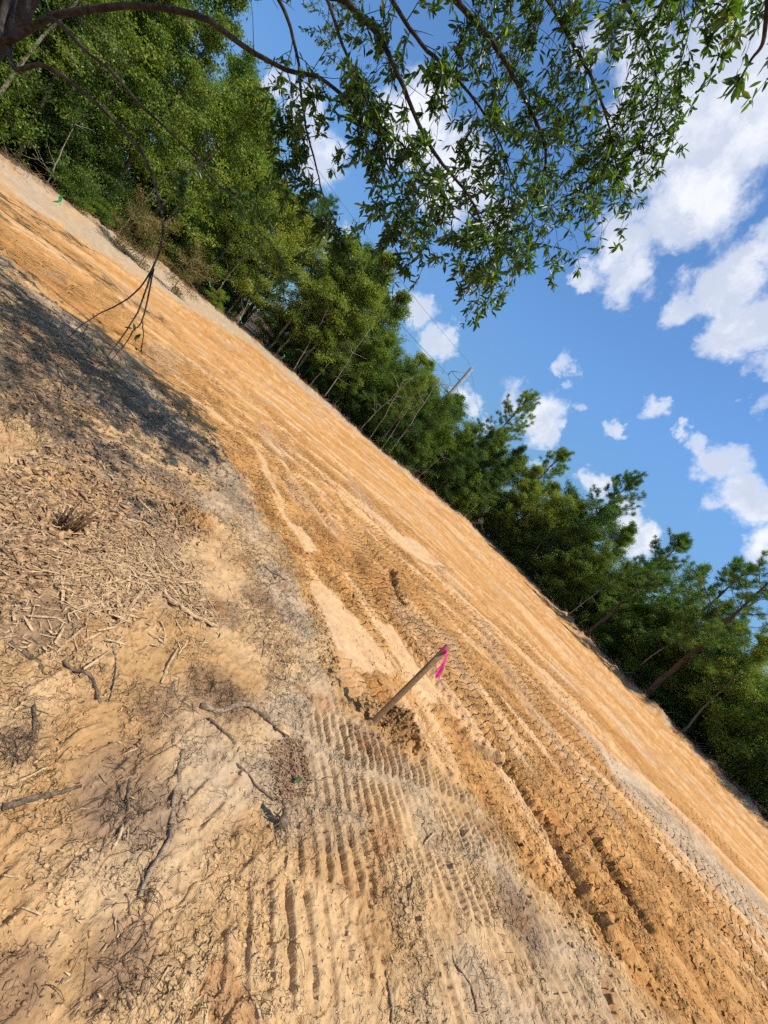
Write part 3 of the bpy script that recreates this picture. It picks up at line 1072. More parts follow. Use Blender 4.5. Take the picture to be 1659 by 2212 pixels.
# shrubs and yellowed bushes along the foot of the trees
s_ = .4
ks = 0
while s_ < TOT:
    p, nrm_ = edge_at(s_)
    q_ = p + nrm_ * (1.3 + 1.4 * rng.random())
    i = int(rng.choice([0, 1, 2, 0, 2]))
    place(SH[i], q_[0], q_[1], .75 + .45 * rng.random(), rng.random() * 6.28,
          f'{["low dark leafy", "low green leafy", "tall dark leafy"][i]} shrub, {ORD[ks]} from left at the foot of the trees', 'shrub', 'shrubs at the foot of the trees')
    ks += 1
    s_ += (1.2 if p[0] > 11 or p[0] < -13 else 1.5) * (.7 + .6 * rng.random())
    if rng.random() < .75:
        q2 = p + nrm_ * (2.2 + 2.0 * rng.random())
        place(SH[2], q2[0], q2[1], 1.0 + .4 * rng.random(), rng.random() * 6.28,
              'tall dark leafy shrub filling the gaps between tree trunks', 'shrub', 'shrubs between the trunks')
for row_ in range(3):
    s_ = 12.0
    while s_ < TOT - 8:
        p, nrm_ = edge_at(s_)
        q2 = p + nrm_ * (4.5 + 2.2 * row_ + 1.5 * rng.random())
        place(SH[int(rng.choice([0, 2, 2]))], q2[0], q2[1], 1.3 + .5 * rng.random(), rng.random() * 6.28,
              'dark leafy shrub in the understory deep behind the tree trunks', 'shrub', 'understory shrubs deep in the woods')
        s_ += 2.4 * (.7 + .6 * rng.random())
YB = [(270, 480, 'yellowed bush left of the drooping bare branch'), (330, 500, 'yellowed bush behind the drooping bare branch'),
      (395, 570, 'yellowed bush just right of the drooping bare branch')]
for (px, py, lb) in YB:
    g_ = gp(px, py + 25)
    g_ = g_ / np.linalg.norm(g_) * min(np.linalg.norm(g_), 19)
    place(SH[3], g_[0] * 1.02, g_[1] * 1.02, .95, px, lb, 'bush', 'yellowed bushes at the edge on the left')
# pines: base pixel, distance along the ground, height scale
PINES = [(1250, 1388, .35, 0, .87, 1.3, 'tall pine with a clear straight trunk standing alone at the clearing edge'),
         (1420, 1480, .6, 1, .95, 4.0, 'thick-trunked pine at far right with wide branches'),
         (1210, 1190, 4.5, 2, 1.12, 2.0, 'pine top rising above the treeline left of the tall pine'),
         (1010, 1010, 4.0, 2, 1.10, 4.0, 'pine top rising just below the utility pole'),
         (1110, 1090, 4.0, 0, 1.15, 5.5, 'dark pine top right of the utility pole'),
         (640, 700, 2.5, 0, 1.05, 2.5, 'young pine behind the left trees near the hanging leaves'),
         (560, 640, 3.5, 2, 1.0, 3.5, 'young pine in the left treeline with a thin bent trunk'),
         (1380, 1450, 4.0, 1, .95, 2.6, 'pine with yellow-green needles between the two big pines')]
for (px, py, off, i, s, rz, lb) in PINES:
    d, dist = edge_hit(px, py)
    place(PI[i], d[0] * (dist + off), d[1] * (dist + off), s, rz, lb, 'pine', 'pines in the treeline')
# bare and leaning saplings
BS = [(480, 610, 20.5, 2, 1.25, 'pale bare sapling leaning right above the yellowed bushes'),
      (525, 680, 24, 1, 1.0, 'curved bare sapling bending over behind the drooping branch'),
      (640, 790, 25, 0, 1.3, 'thin bare sapling with pale trunk, left of the clustered bare stems'),
      (705, 850, 24.5, 0, 1.5, 'straight pale sapling trunk beside the clustered bare stems'),
      (780, 925, 24.5, 2, 1.2, 'bare arching sapling in the clustered bare stems'),
      (800, 945, 24, 1, 1.4, 'bare sapling bowed over to the right in the clustered stems'),
      (825, 968, 24, 0, 1.0, 'short bare sapling at the right of the clustered stems'),
      (840, 980, 23.5, 2, 1.5, 'forked bare sapling leaning right from the clustered stems'),
      (905, 1030, 27, 1, .9, 'small bare sapling right of the forked leaning one'),
      (1000, 1120, 31, 2, 1.0, 'bare sapling in the middle of the right treeline'),
      (1130, 1225, 27, 0, 1.1, 'pale bare stem left of the tall pine'),
      (1225, 1330, 21, 0, 1.0, 'pale bare stem just left of the tall pine trunk'),
      (100, 395, 12.6, 1, .8, 'thin bare sapling beside the green ribbon at far left'),
      (255, 505, 14.5, 2, .8, 'thin bare stem in the dark gap at far left')]
for (px, py, dist, i, s, lb) in BS:
    d, dist = edge_hit(px, py)
    dist += .25
    place(BA[i], d[0] * dist, d[1] * dist, s, px * .37, lb, 'sapling', 'bare saplings along the clearing edge')

for k, (px, py, sc_, lb) in enumerate([(150, 415, .55, 'small green bush beside the green ribbon at far left'), (215, 470, .4, 'tiny green bush at the edge right of the green ribbon'),
                                     (470, 640, .5, 'small green bush under the pale leaning sapling')]):
    d, dist = edge_hit(px, py)
    place(SH[1], d[0] * (dist - .1), d[1] * (dist - .1), sc_, px, lb, 'bush', 'small bushes on the edge of the clearing')
FB = [(170, 440, 1.25, 'bare branch fallen on the ground by the far left bushes'), (420, 620, 1.3, 'bare branch fallen below the yellowed bushes'), (610, 765, 1.2, 'bare branch fallen at the edge left of the clustered stems'),
      (870, 1000, 1.3, 'bare branch fallen at the edge right of the clustered stems'), (1050, 1155, 1.25, 'bare branch fallen at the edge in the middle distance'),
      (1180, 1290, 1.3, 'bare branch fallen at the edge left of the tall pine'), (1340, 1460, 1.2, 'bare branch fallen at the edge right of the tall pine')]
for k, (px, py, tl, lb) in enumerate(FB):
    d, dist = edge_hit(px, py)
    place(BA[k % 3], d[0] * (dist + .1), d[1] * (dist + .1), .6, k * 1.4, lb, 'branch', 'fallen branches along the edge', tilt=(tl * (-1) ** k, .2), zoff=.22)

# dead brush, roots and litter pushed up along the edge: one mass nobody could count
mb = MB()
rng = np.random.default_rng(5)
bs, bp_ = [], []
for k in range(9000):
    p, nrm_ = edge_at(rng.random() * TOT)
    q_ = p + nrm_ * (rng.standard_normal() * .6 + .25)
    bp_.append(q_)
bp_ = np.array(bp_)
bz = gh(bp_[:, 0], bp_[:, 1])
for q_, z in zip(bp_, bz):
    d = unit(rng.standard_normal(3) * [1, 1, .45] + [0, 0, .3])
    ln = .08 + .6 * rng.random() ** 3
    p0 = np.array([q_[0], q_[1], z + .01])
    mb.tube([p0, p0 + d * ln * .5 + rng.standard_normal(3) * .02, p0 + d * ln], [.006, .005, .002], 3, cap=False)
tag(mb.build('dry_brush', M['dry']), 'dry reddish-brown brush and roots along the foot of the treeline', 'brush', kind='stuff')

# ------------------------------------------------------------------ utility pole and wires
PX, PY = -4.6, 67.0
PZ = CAMH + 67.0 / ray(1020, 797)[1] * ray(1020, 797)[2]
M['galv'] = wood_mat('galvanised_steel', (.42, .42, .42), (.55, .55, .54), 2, .05, .5, 0)
M['wire'] = wood_mat('aluminium_wire', (.10, .10, .11), (.16, .16, .17), 2, .0, .6, 0)
M['insul'] = wood_mat('grey_insulator', (.12, .12, .13), (.2, .2, .2), 5, .0, .4, 0)
pole = empty('utility_pole', (PX, PY, 0))
tag(pole, 'grey steel utility pole with side arms rising behind the treeline', 'utility pole')
mb = MB(); mb.tube([(0, 0, -.2), (0, 0, 6), (0, 0, PZ - .25), (0, 0, PZ)], [.48, .42, .30, .22], 14); mb.build('shaft', M['galv'], pole)
mb = MB(); mb.tube([(0, 0, PZ), (0, 0, PZ + .12), (0, 0, PZ + .2)], [.24, .18, .03], 12); mb.build('cap', M['galv'], pole)
ARM = []
for (dz, ln, rise) in [(-2.6, -2.2, .25), (-5.2, -2.2, .25), (-5.2, 2.2, .25)]:
    a = np.array([0, 0, PZ + dz]); b = np.array([ln, -.2, PZ + dz + rise])
    mb = MB(); mb.tube([a, b], [.085, .06], 6); arm = mb.build('crossarm', M['galv'], pole)
    mb = MB(); mb.tube([np.array([0, 0, PZ + dz + 1.7]), b], [.05, .05], 5); mb.build('brace', M['galv'], arm)
    e = b + [0, 0, -.75]
    mb = MB(); mb.tube([b, b * .5 + e * .5, e], [.05, .09, .05], 6); mb.build('insulator', M['insul'], arm)
    ARM.append(e)
a = np.array([0, 0, PZ - .55]); b = np.array([-.75, -.1, PZ + .35])
mb = MB(); mb.tube([a, b, b + [-.2, 0, -.25]], [.05, .04, .04], 6); mb.build('shield_wire_bracket', M['galv'], pole)
ARM.append(b)
WL = ['upper power line crossing behind the hanging oak leaves', 'lower power line crossing just above the treeline',
      'power line on the far side of the utility pole', 'thin shield wire at the very top of the utility pole']
for e, lb in zip(ARM, WL):
    P0 = np.array([PX, PY, 0]) + e
    pts = []
    for t in np.linspace(1, 0, 18):
        far = np.array([-52, 17, P0[2] + .5])
        pts.append(P0 * (1 - t) + far * t + [0, 0, -4 * 1.6 * t * (1 - t)])
    for t in np.linspace(0, 1, 14)[1:]:
        far = np.array([25, 155, P0[2]])
        pts.append(P0 * (1 - t) + far * t + [0, 0, -4 * 2.2 * t * (1 - t)])
    mb = MB(); mb.tube(pts, .018 if 'shield' in lb else .03, 4)
    tag(mb.build('power_line', M['wire']), lb, 'power line', 'power lines on the utility pole')
# ------------------------------------------------------------------ the oak that hangs over the picture
rng = np.random.default_rng(404)
oak = empty('oak_tree', (-5.9, 3.65, 0))
tag(oak, 'overhanging oak at upper left with drooping leafy branches across the sky', 'oak tree')
DK = 1.35
OAK0 = np.array([-5.9, 3.65, 0.0])
mb = MB()
TR = np.array([(0, 0, -.2), (.02, 0, .5), (.06, .03, 1.5), (.10, .06, 2.6), (.16, .05, 3.6), (.3, .0, 4.8), (.45, -.05, 6.2), (.5, -.1, 7.4)])
TRs = spline(TR * [1.3, 1.3, 1.3], 30)
mb.tube(TRs, np.interp(TRs[:, 2], [-.2, .3, 2, 5, 9.6], [.50, .38, .33, .26, .06]), 14, rough=.05, rng=rng)
mb.build('trunk', M['darkbark'], oak)
LIMBS = [  # name-less limbs: points (x, y, distance), start radius, leafiness from t0 on, twig length, droop
    dict(start=(.12, .05, 2.9), pts=[(0, 62, 4.7), (120, 36, 4.5), (290, 18, 4.2), (440, 42, 4.0), (520, 95, 3.8), (610, 160, 3.6), (700, 190, 3.5), (790, 270, 3.4), (850, 310, 3.3), (910, 375, 3.2), (960, 440, 3.1)],
         r=.036, t0=.55, tw=.45, n=15, dr=.5),
    dict(start=(.12, .05, 2.6), pts=[(60, 20, 4.6), (120, 48, 4.4), (192, 116, 4.1), (248, 168, 3.9), (312, 236, 3.7), (400, 320, 3.5), (470, 395, 3.3), (540, 470, 3.2), (600, 540, 3.1)],
         r=.022, t0=.70, tw=.35, n=7, dr=.35),
    dict(start=(.10, .05, 2.3), pts=[(20, 120, 4.6), (90, 140, 4.3), (150, 175, 4.1), (210, 225, 3.9), (255, 270, 3.8), (310, 335, 3.6), (335, 400, 3.5), (352, 480, 3.4), (345, 540, 3.35), (330, 578, 3.3)],
         r=.021, taper=.62, t0=2, tw=.3, n=0, dr=.4),
    dict(start=(.30, .0, 4.8), pts=[(640, -150, 3.7), (755, 8, 3.6), (819, 80, 3.5), (880, 190, 3.4), (935, 312, 3.2), (985, 380, 3.1), (1035, 450, 3.0), (1060, 520, 2.9), (1070, 575, 2.85)],
         r=.034, t0=.40, tw=.45, n=22, dr=.55),
    dict(start=(.35, .0, 5.2), pts=[(800, -150, 4.1), (979, 4, 4.0), (1080, 120, 3.9), (1140, 230, 3.8), (1180, 330, 3.6), (1160, 430, 3.4), (1120, 510, 3.3)],
         r=.036, t0=.28, tw=.55, n=34, dr=.5),
    dict(start=(.38, -.05, 5.6), pts=[(1000, -220, 4.5), (1150, -40, 4.4), (1230, 80, 4.4), (1290, 190, 4.3), (1320, 280, 4.2), (1310, 350, 4.1)],
         r=.034, t0=.2, tw=.60, n=40, dr=.45),
    dict(start=(.42, -.05, 6.0), pts=[(1150, -260, 4.9), (1290, -80, 4.8), (1370, 40, 4.6), (1410, 130, 4.5), (1420, 210, 4.3), (1400, 270, 4.2)],
         r=.032, t0=.2, tw=.55, n=34, dr=.4),
    dict(start=(.25, .0, 4.3), pts=[(520, -90, 4.0), (600, 0, 3.9), (640, 120, 3.8), (660, 250, 3.7), (690, 370, 3.5), (715, 450, 3.4), (740, 510, 3.3)],
         r=.024, t0=.40, tw=.32, n=20, dr=.6),
    dict(start=(.3, .0, 5.0), pts=[(740, -180, 3.9), (830, -20, 3.8), (900, 90, 3.7), (985, 170, 3.6), (1050, 260, 3.5), (1090, 350, 3.3), (1100, 430, 3.2)],
         r=.028, t0=.30, tw=.50, n=25, dr=.5),
    dict(start=(.4, -.05, 5.9), pts=[(1250, -330, 4.2), (1400, -170, 4.1), (1480, -60, 4.0), (1520, 20, 3.9)],
         r=.024, t0=.40, tw=.40, n=14, dr=.35),
    dict(start=(.3, .0, 4.6), pts=[(560, -160, 3.6), (690, -30, 3.5), (745, 110, 3.4), (790, 220, 3.3), (830, 330, 3.2), (870, 430, 3.1), (885, 520, 3.0)],
         r=.022, t0=.45, tw=.32, n=14, dr=.6),
    # unseen limbs of the rest of the crown, added to cast the oak's shade
    dict(start=(.3, .0, 5.0), w=[(1.2, -.4, 5.6), (2.4, -.9, 5.8), (3.4, -1.2, 5.6)], r=.06, t0=.2, tw=.8, n=34, dr=.3),
    dict(start=(.3, .0, 4.6), w=[(1.0, .1, 5.3), (1.9, -.2, 5.6), (2.7, -.3, 5.5)], r=.06, t0=.2, tw=.8, n=34, dr=.3),
    dict(start=(.2, .0, 3.8), w=[(1.5, -.2, 4.2), (3.0, -.6, 4.4), (4.3, -.9, 4.2)], r=.06, t0=.3, tw=.8, n=44, dr=.3),
    dict(start=(.2, .0, 3.9), w=[(1.6, -.6, 4.4), (3.2, -1.1, 4.6), (4.9, -1.3, 4.3)], r=.06, t0=.3, tw=.8, n=44, dr=.3),
    dict(start=(.2, .0, 4.0), w=[(1.5, -.8, 4.5), (3.0, -1.6, 4.7), (4.2, -2.0, 4.5)], r=.06, t0=.25, tw=.8, n=30, dr=.3),
    dict(start=(.2, .02, 4.0), w=[(-1.2, .8, 4.6), (-2.2, 1.6, 5.0), (-3.0, 2.0, 5.0)], r=.06, t0=.2, tw=.8, n=28, dr=.3),
    dict(start=(.25, .0, 4.4), w=[(-.3, 1.5, 5.0), (-.4, 2.8, 5.3), (-.5, 3.8, 5.1)], r=.06, t0=.2, tw=.8, n=28, dr=.3),
    dict(start=(.35, .0, 5.2), w=[(1.0, 1.2, 5.9), (1.6, 2.2, 6.1), (2.1, 3.0, 5.9)], r=.05, t0=.2, tw=.8, n=28, dr=.3),
    dict(start=(.45, -.05, 6.4), w=[(.8, .4, 7.2), (1.2, .9, 7.8), (1.5, 1.5, 8.1)], r=.05, t0=.1, tw=.8, n=22, dr=.2),
]
LP, LD, LN, LL = [], [], [], []


def whorl(p, d, n, L):
    for _ in range(n):
        dd = unit(d * .55 + unit(rng.standard_normal(3)) * .85)
        LP.append(p + rng.standard_normal(3) * .008); LD.append(dd)
        LN.append(unit(rng.standard_normal(3) * .7 + np.array([.25, -.2, .9])))
        LL.append(L * (.65 + .6 * rng.random()))


def twig_spray(tb, p, d, ln, droop, leafy=1.0, depth=0):
    P = [p]
    n = 6
    for k in range(n):
        d = unit(d + rng.standard_normal(3) * .20 + np.array([0, 0, -droop * .22]))
        P.append(P[-1] + d * ln / n)
    P = np.array(P)
    tb.tube(P, np.linspace(.0042 if depth == 0 else .0028, .0013, n + 1), 4 if depth == 0 else 3, cap=False)
    for k in range(1, n + 1):
        if rng.random() < .62 * leafy:
            whorl(P[k], d, int(rng.integers(2, 5)), .070)
        if depth == 0 and rng.random() < .75:
            twig_spray(tb, P[k], unit(d + rng.standard_normal(3) * .8), ln * (.25 + .3 * rng.random()), droop, leafy, 1)
    whorl(P[-1], d, int(rng.integers(4, 7)), .078)


for lb in LIMBS:
    st = OAK0 + np.array(lb['start']) * 1.3
    W = [at(p[0], p[1], p[2] * DK) for p in lb.get('pts', [])]
    if 'w' in lb:
        W = [OAK0 + np.array(p) * 1.3 for p in lb['w']]
    P = spline([st] + W, 46)
    if lb['n'] or 'pts' not in lb:
        P[6:] += np.cumsum(rng.standard_normal((40, 3)) * .004, 0)
    tt = np.linspace(0, 1, len(P))
    mb = MB(); mb.tube(P - OAK0, lb['r'] * (.95 if 'pts' in lb else 1.3) * (1 - lb.get('taper', .88) * tt ** .8), 8, rough=.04, rng=rng)
    limb = mb.build('limb', M['darkbark'], oak)
    tb = MB()
    tb.tube(P[-2:] - OAK0, [.004, .003], 3)
    tl = len(LP)
    lb['n'] = int(lb['n'] * (.82 if 'pts' in lb else .85))
    lb['tw'] *= 1.22
    for k in range(lb['n']):
        t = lb['t0'] + (1 - lb['t0']) * (k + rng.random()) / max(1, lb['n'])
        i = min(len(P) - 2, int(t * (len(P) - 1)))
        ax = unit(P[i + 1] - P[i])
        d = unit(ax * .8 + rng.standard_normal(3) * .75 + np.array([0, 0, -lb['dr'] * .5]))
        spray = lb['tw'] * (.45 + .9 * rng.random())
        o_ = MB()
        twig_spray(tb, P[i] - OAK0, d, spray, lb['dr'] * 1.4)
    if lb['n']:
        twig_spray(tb, P[-1] - OAK0, unit(P[-1] - P[-2]), lb['tw'] * .7, lb['dr'])
    # a few bare side shoots on the leafless inner part
    for k in range(10):
        i = int(rng.integers(8, 40))
        d = unit(unit(P[i + 1] - P[i]) + rng.standard_normal(3) * .7)
        e = P[i] + d * (.08 + .35 * rng.random())
        tb.tube(np.array([P[i], (P[i] + e) / 2 + rng.standard_normal(3) * .015, e]) - OAK0, [.0035, .0025, .0012], 3, cap=False)
    tag(tb.build('twigs', M['darkbark'], limb), kind='stuff')

# the bare forked end of the drooping limb
for j, pts in enumerate([[(330, 578, 3.3), (302, 622, 3.26), (262, 655, 3.22), (215, 678, 3.2), (180, 700, 3.18), (145, 728, 3.15)],
                         [(330, 578, 3.3), (310, 640, 3.22), (290, 690, 3.18), (265, 728, 3.15), (215, 788, 3.1), (168, 835, 3.05)],
                         [(332, 580, 3.3), (322, 640, 3.2), (308, 695, 3.15), (288, 715, 3.12), (270, 745, 3.1), (240, 775, 3.1)],
                         [(308, 695, 3.15), (307, 740, 3.14), (300, 770, 3.12)],
                         [(190, 700, 3.18), (180, 718, 3.17), (176, 740, 3.16)],
                         [(352, 480, 3.4), (375, 470, 3.4), (410, 440, 3.38), (440, 425, 3.36)]]):
    P = spline([at(p[0], p[1], p[2] * DK) for p in pts], 16) - OAK0
    P[1:] += np.cumsum(rng.standard_normal((15, 3)) * .003, 0)
    mb = MB(); mb.tube(P, np.linspace(.0075 if j < 3 else .0045, .0025, 16), 6)
    bt = mb.build('bare_twig', M['darkbark'], oak)
    mb = MB()
    for k in range(12):
        i = int(rng.integers(2, 14))
        e = P[i] + unit(rng.standard_normal(3)) * (.015 + .03 * rng.random())
        mb.tube([P[i], e], [.0028, .0012], 3, cap=False)
    tag(mb.build('spurs', M['darkbark'], bt), kind='stuff')
for (px, py, d) in [(288, 712, 3.12), (290, 750, 3.12), (270, 772, 3.1), (212, 745, 3.12), (300, 720, 3.12), (255, 790, 3.08)]:
    whorl(at(px, py, d * DK) - OAK0, np.array([.2, 0, -.6]), 2, .075)
# the cluster hanging in from the upper right, on its own long twig
P = spline([OAK0 + np.array([.55, -.05, 7.8]), at(1500, -420, 4.6), at(1640, -120, 3.5), at(1652, 70, 3.3), at(1622, 130, 3.25), at(1592, 180, 3.2)], 30) - OAK0
mb = MB(); mb.tube(P, np.linspace(.02, .0022, 30), 6)
limb = mb.build('limb', M['darkbark'], oak)
for i, n in ((29, 6), (28, 5), (27, 4), (26, 2)):
    whorl(P[i], unit(P[29] - P[26]), n, .072)
P = spline([at(1640, -120, 3.5), at(1600, -20, 3.2), at(1570, 30, 3.1)], 12) - OAK0
mb = MB(); mb.tube(P, np.linspace(.004, .0022, 12), 5)
mb.build('bare_twig', M['darkbark'], oak)
for i in (5, 7, 9, 10, 11):
    whorl(P[i], unit(P[11] - P[8]), 5, .075)
P = spline([at(1640, -120, 3.5), at(1690, 60, 3.2), at(1665, 125, 3.1)], 8) - OAK0
for i in (5, 7):
    whorl(P[i], unit(P[7] - P[6]), 4, .072)

LP, LD, LN, LL = map(np.array, (LP, LD, LN, LL))


def oak_leaf_verts(p, D, N, L):
    D = unit(D); S = unit(np.cross(D, N)); N2 = np.cross(S, D)
    L = L[:, None]; Wd = L * .30
    k = lambda a, b, c: p + D * L * a + S * Wd * b + N2 * Wd * c
    V = np.stack([p, k(.22, .34, .10), k(.55, .5, .14), k(.82, .30, .04), k(1.0, 0, -.15), k(.82, -.30, .04), k(.55, -.5, .14), k(.22, -.34, .10), k(.5, 0, -.03)], 1)
    return V


OLF = np.array([(0, 8, 2, 1), (8, 4, 3, 2), (0, 7, 6, 8), (8, 6, 5, 4)])
# which leaves show largest in the picture
PW = LP + OAK0
vd = PW - np.array([0, 0, CAMH])
dep = vd @ fwd
sx = 829.5 + FPX * (vd @ cam_r) / np.maximum(dep, .05)
sy = 1106 - FPX * (vd @ cam_u) / np.maximum(dep, .05)
vis = (dep > .3) & (sx > 0) & (sx < 1659) & (sy > 0) & (sy < 2212)
score = np.where(vis, LL / np.maximum(dep, .1), 0)
big = np.argsort(-score)[:300]
rest = np.setdiff1d(np.arange(len(LP)), big)
V = oak_leaf_verts(LP[rest], LD[rest], LN[rest], LL[rest]).reshape(-1, 3)
F = (OLF[None] + (np.arange(len(rest)) * 9)[:, None, None]).reshape(-1, 4)
fo = obj('foliage', mesh_np('foliage', V, F, rnd=np.repeat(rng.random(len(rest)), 9), smooth=True), M['oakleaf'], oak)
tag(fo, kind='stuff')
lv = []
for k in range(4):
    v = oak_leaf_verts(np.zeros((1, 3)), np.array([[1.0, 0, 0]]), np.array([[0, 0, 1.0]]), np.ones(1))[0]
    v[:, 2] += rng.standard_normal(9) * .012 - .08 * v[:, 0] ** 2 * (k - 1)
    lv.append(mesh_np('leaf', v, OLF, rnd=np.full(9, [.2, .45, .7, .9][k]), smooth=True))
    lv[-1].materials.append(M['oakleaf'])
for j, i in enumerate(big):
    D = unit(LD[i]); S = unit(np.cross(LN[i], D)); N2 = np.cross(D, S)
    o = bpy.data.objects.new('leaf', lv[j % 4])
    COL.objects.link(o); o.parent = oak
    mm = Matrix.Identity(4)
    for a in range(3):
        mm[a][0], mm[a][1], mm[a][2], mm[a][3] = D[a] * LL[i], S[a] * LL[i], N2[a] * LL[i], LP[i][a]
    o.matrix_local = mm
# one dead curled leaf hanging from the lowest spray
p = at(1010, 622, 3.9) - OAK0
mb = MB(); mb.tube([p + [0, 0, .06], p + [.004, 0, .02], p + [.012, .004, -.02], p + [.006, 0, -.07]], [.001, .006, .007, .001], 6)
tag(mb.build('dead_leaf', M['litter'], oak), 'curled brown dead leaf')
print('oak leaves', len(LP))

# ------------------------------------------------------------------ survey stake with pink ribbon
sg = gp(803, 1562)
sz0 = float(gh(sg[0], sg[1])[0])
stake = empty('survey_stake', (sg[0], sg[1], sz0))
tag(stake, 'wooden survey stake with pink ribbon driven into the sand', 'stake')
yaw = rad(14)
ax = np.array([math.cos(yaw), math.sin(yaw), 0]); ay = np.array([-math.sin(yaw), math.cos(yaw), 0])
ln_ = .765
tip_ = np.array([.004, .002, 1.0]) * ln_
mb = MB()
hw, ht = .0205, .0085
ring = lambda c, s: [c + ax * hw * s * a + ay * ht * s * b for a, b in ((-.93, -1), (.93, -1), (1, -.86), (1, .86), (.93, 1), (-.93, 1), (-1, .86), (-1, -.86))]
Vs = np.array(ring(np.array([0, 0, -.2]), .4) + ring(np.array([0, 0, -.06]), 1) + ring(tip_ * .5, 1) + ring(tip_, 1) + ring(tip_ + [0, 0, .002], .9))
Fs = [(r_ * 8 + j, r_ * 8 + (j + 1) % 8, (r_ + 1) * 8 + (j + 1) % 8, (r_ + 1) * 8 + j) for r_ in range(4) for j in range(8)]
mb.add(Vs, Fs)
mb.F[4].append(np.array([(32, 33, 34, 35), (32, 35, 36, 39), (36, 37, 38, 39)]))
mb.build('board', M['stake'], stake, smooth=False)
mt, t, b, out = pmat('pink_flagging_tape', .35)
co = t.node('ShaderNodeTexCoord').outputs['Object']
pk = t.mix(t.ss(t.noise(co, 60, 3), .35, .65), (.85, .055, .30, 1), (.95, .14, .42, 1))
t.link(pk, b.inputs['Base Color'])
tr = t.node('ShaderNodeBsdfTranslucent'); t.link(pk, tr.inputs[0])
mx = t.node('ShaderNodeMixShader'); mx.inputs[0].default_value = .35
t.link(b.outputs[0], mx.inputs[1]); t.link(tr.outputs[0], mx.inputs[2]); t.link(mx.outputs[0], out.inputs[0])
M['pink'] = mt
zt = ln_ - .035
band = MB()
for dz, tl_ in ((0, .010), (-.009, -.008), (.006, -.014)):
    a_ = np.linspace(0, 2 * np.pi, 25)
    lo, hi = [], []
    for th_ in a_:
        cx, cy = np.cos(th_), np.sin(th_)
        k = 1 / max(abs(cx) / (hw + .0025), abs(cy) / (ht + .0025))
        p = ax * cx * k + ay * cy * k + np.array([0, 0, zt + dz + tl_ * cx])
        lo.append(p - [0, 0, .006]); hi.append(p + [0, 0, .006])
    Vb = np.array(lo + hi); n = len(a_)
    band.add(Vb, [(i, i + 1, n + i + 1, n + i) for i in range(n - 1)])
rib = band.build('ribbon', M['pink'], stake)
knot = MB()
kc = ax * .013 - ay * (ht + .007) + np.array([0, 0, zt])
knot.tube([kc + [-.008, 0, .006], kc + [-.002, -.004, .002], kc + [.003, -.003, -.003], kc + [.008, 0, -.007]], [.004, .009, .009, .004], 8)
knot.build('knot', M['pink'], rib)
for (sw, l2, tw) in ((.0, .165, .5), (.010, .150, -.7)):
    n = 16
    lo, hi = [], []
    for i in range(n):
        u_ = i / (n - 1)
        c_ = kc + np.array([.055 * u_ + sw * u_, -.012 - .03 * u_, -l2 * u_ + .006 * math.sin(6 * u_)])
        aa = tw * u_ * 1.6 + .4 * math.sin(5 * u_) + .3
        wv = np.array([math.cos(aa), math.sin(aa), .25]) * (.0035 + .0095 * min(1, u_ * 1.8))
        lo.append(c_ - wv); hi.append(c_ + wv)
    tb = MB(); tb.add(np.array(lo + hi), [(i, i + 1, n + i + 1, n + i) for i in range(n - 1)])
    tb.build('tail', M['pink'], rib)

# green flagging on twigs at the edge of the woods
mt, t, b, out = pmat('green_flagging_tape', .4)
b.inputs['Base Color'].default_value = (.06, .62, .28, 1)
M['greentape'] = mt
for (px, py, dist, lb) in [(120, 425, 12.2, 'green ribbon knotted on a twig at far left edge'), (135, 432, 12.0, 'loose green ribbon end hanging at far left edge'),
                           (520, 690, 22.5, 'green ribbon on the brush below the drooping branch'), (610, 768, 23.5, 'green ribbon on a thin trunk, farthest right'),
                           (456, 612, 20.0, 'green ribbon high on a pale leaning sapling')]:
    c_ = at(px, py, dist)
    mb = MB(); n = 10; lo, hi = [], []
    for i in range(n):
        u_ = i / (n - 1)
        q_ = c_ + np.array([.11 * math.sin(3 * u_ + px), .05 * u_, .10 - .22 * u_])
        wv = np.array([.014, .006, .012 * math.sin(7 * u_)])
        lo.append(q_ - wv); hi.append(q_ + wv)
    mb.add(np.array(lo + hi), [(i, i + 1, n + i + 1, n + i) for i in range(n - 1)])
    tag(mb.build('flagging_ribbon', M['greentape']), lb, 'ribbon', 'green ribbons at the wood edge')

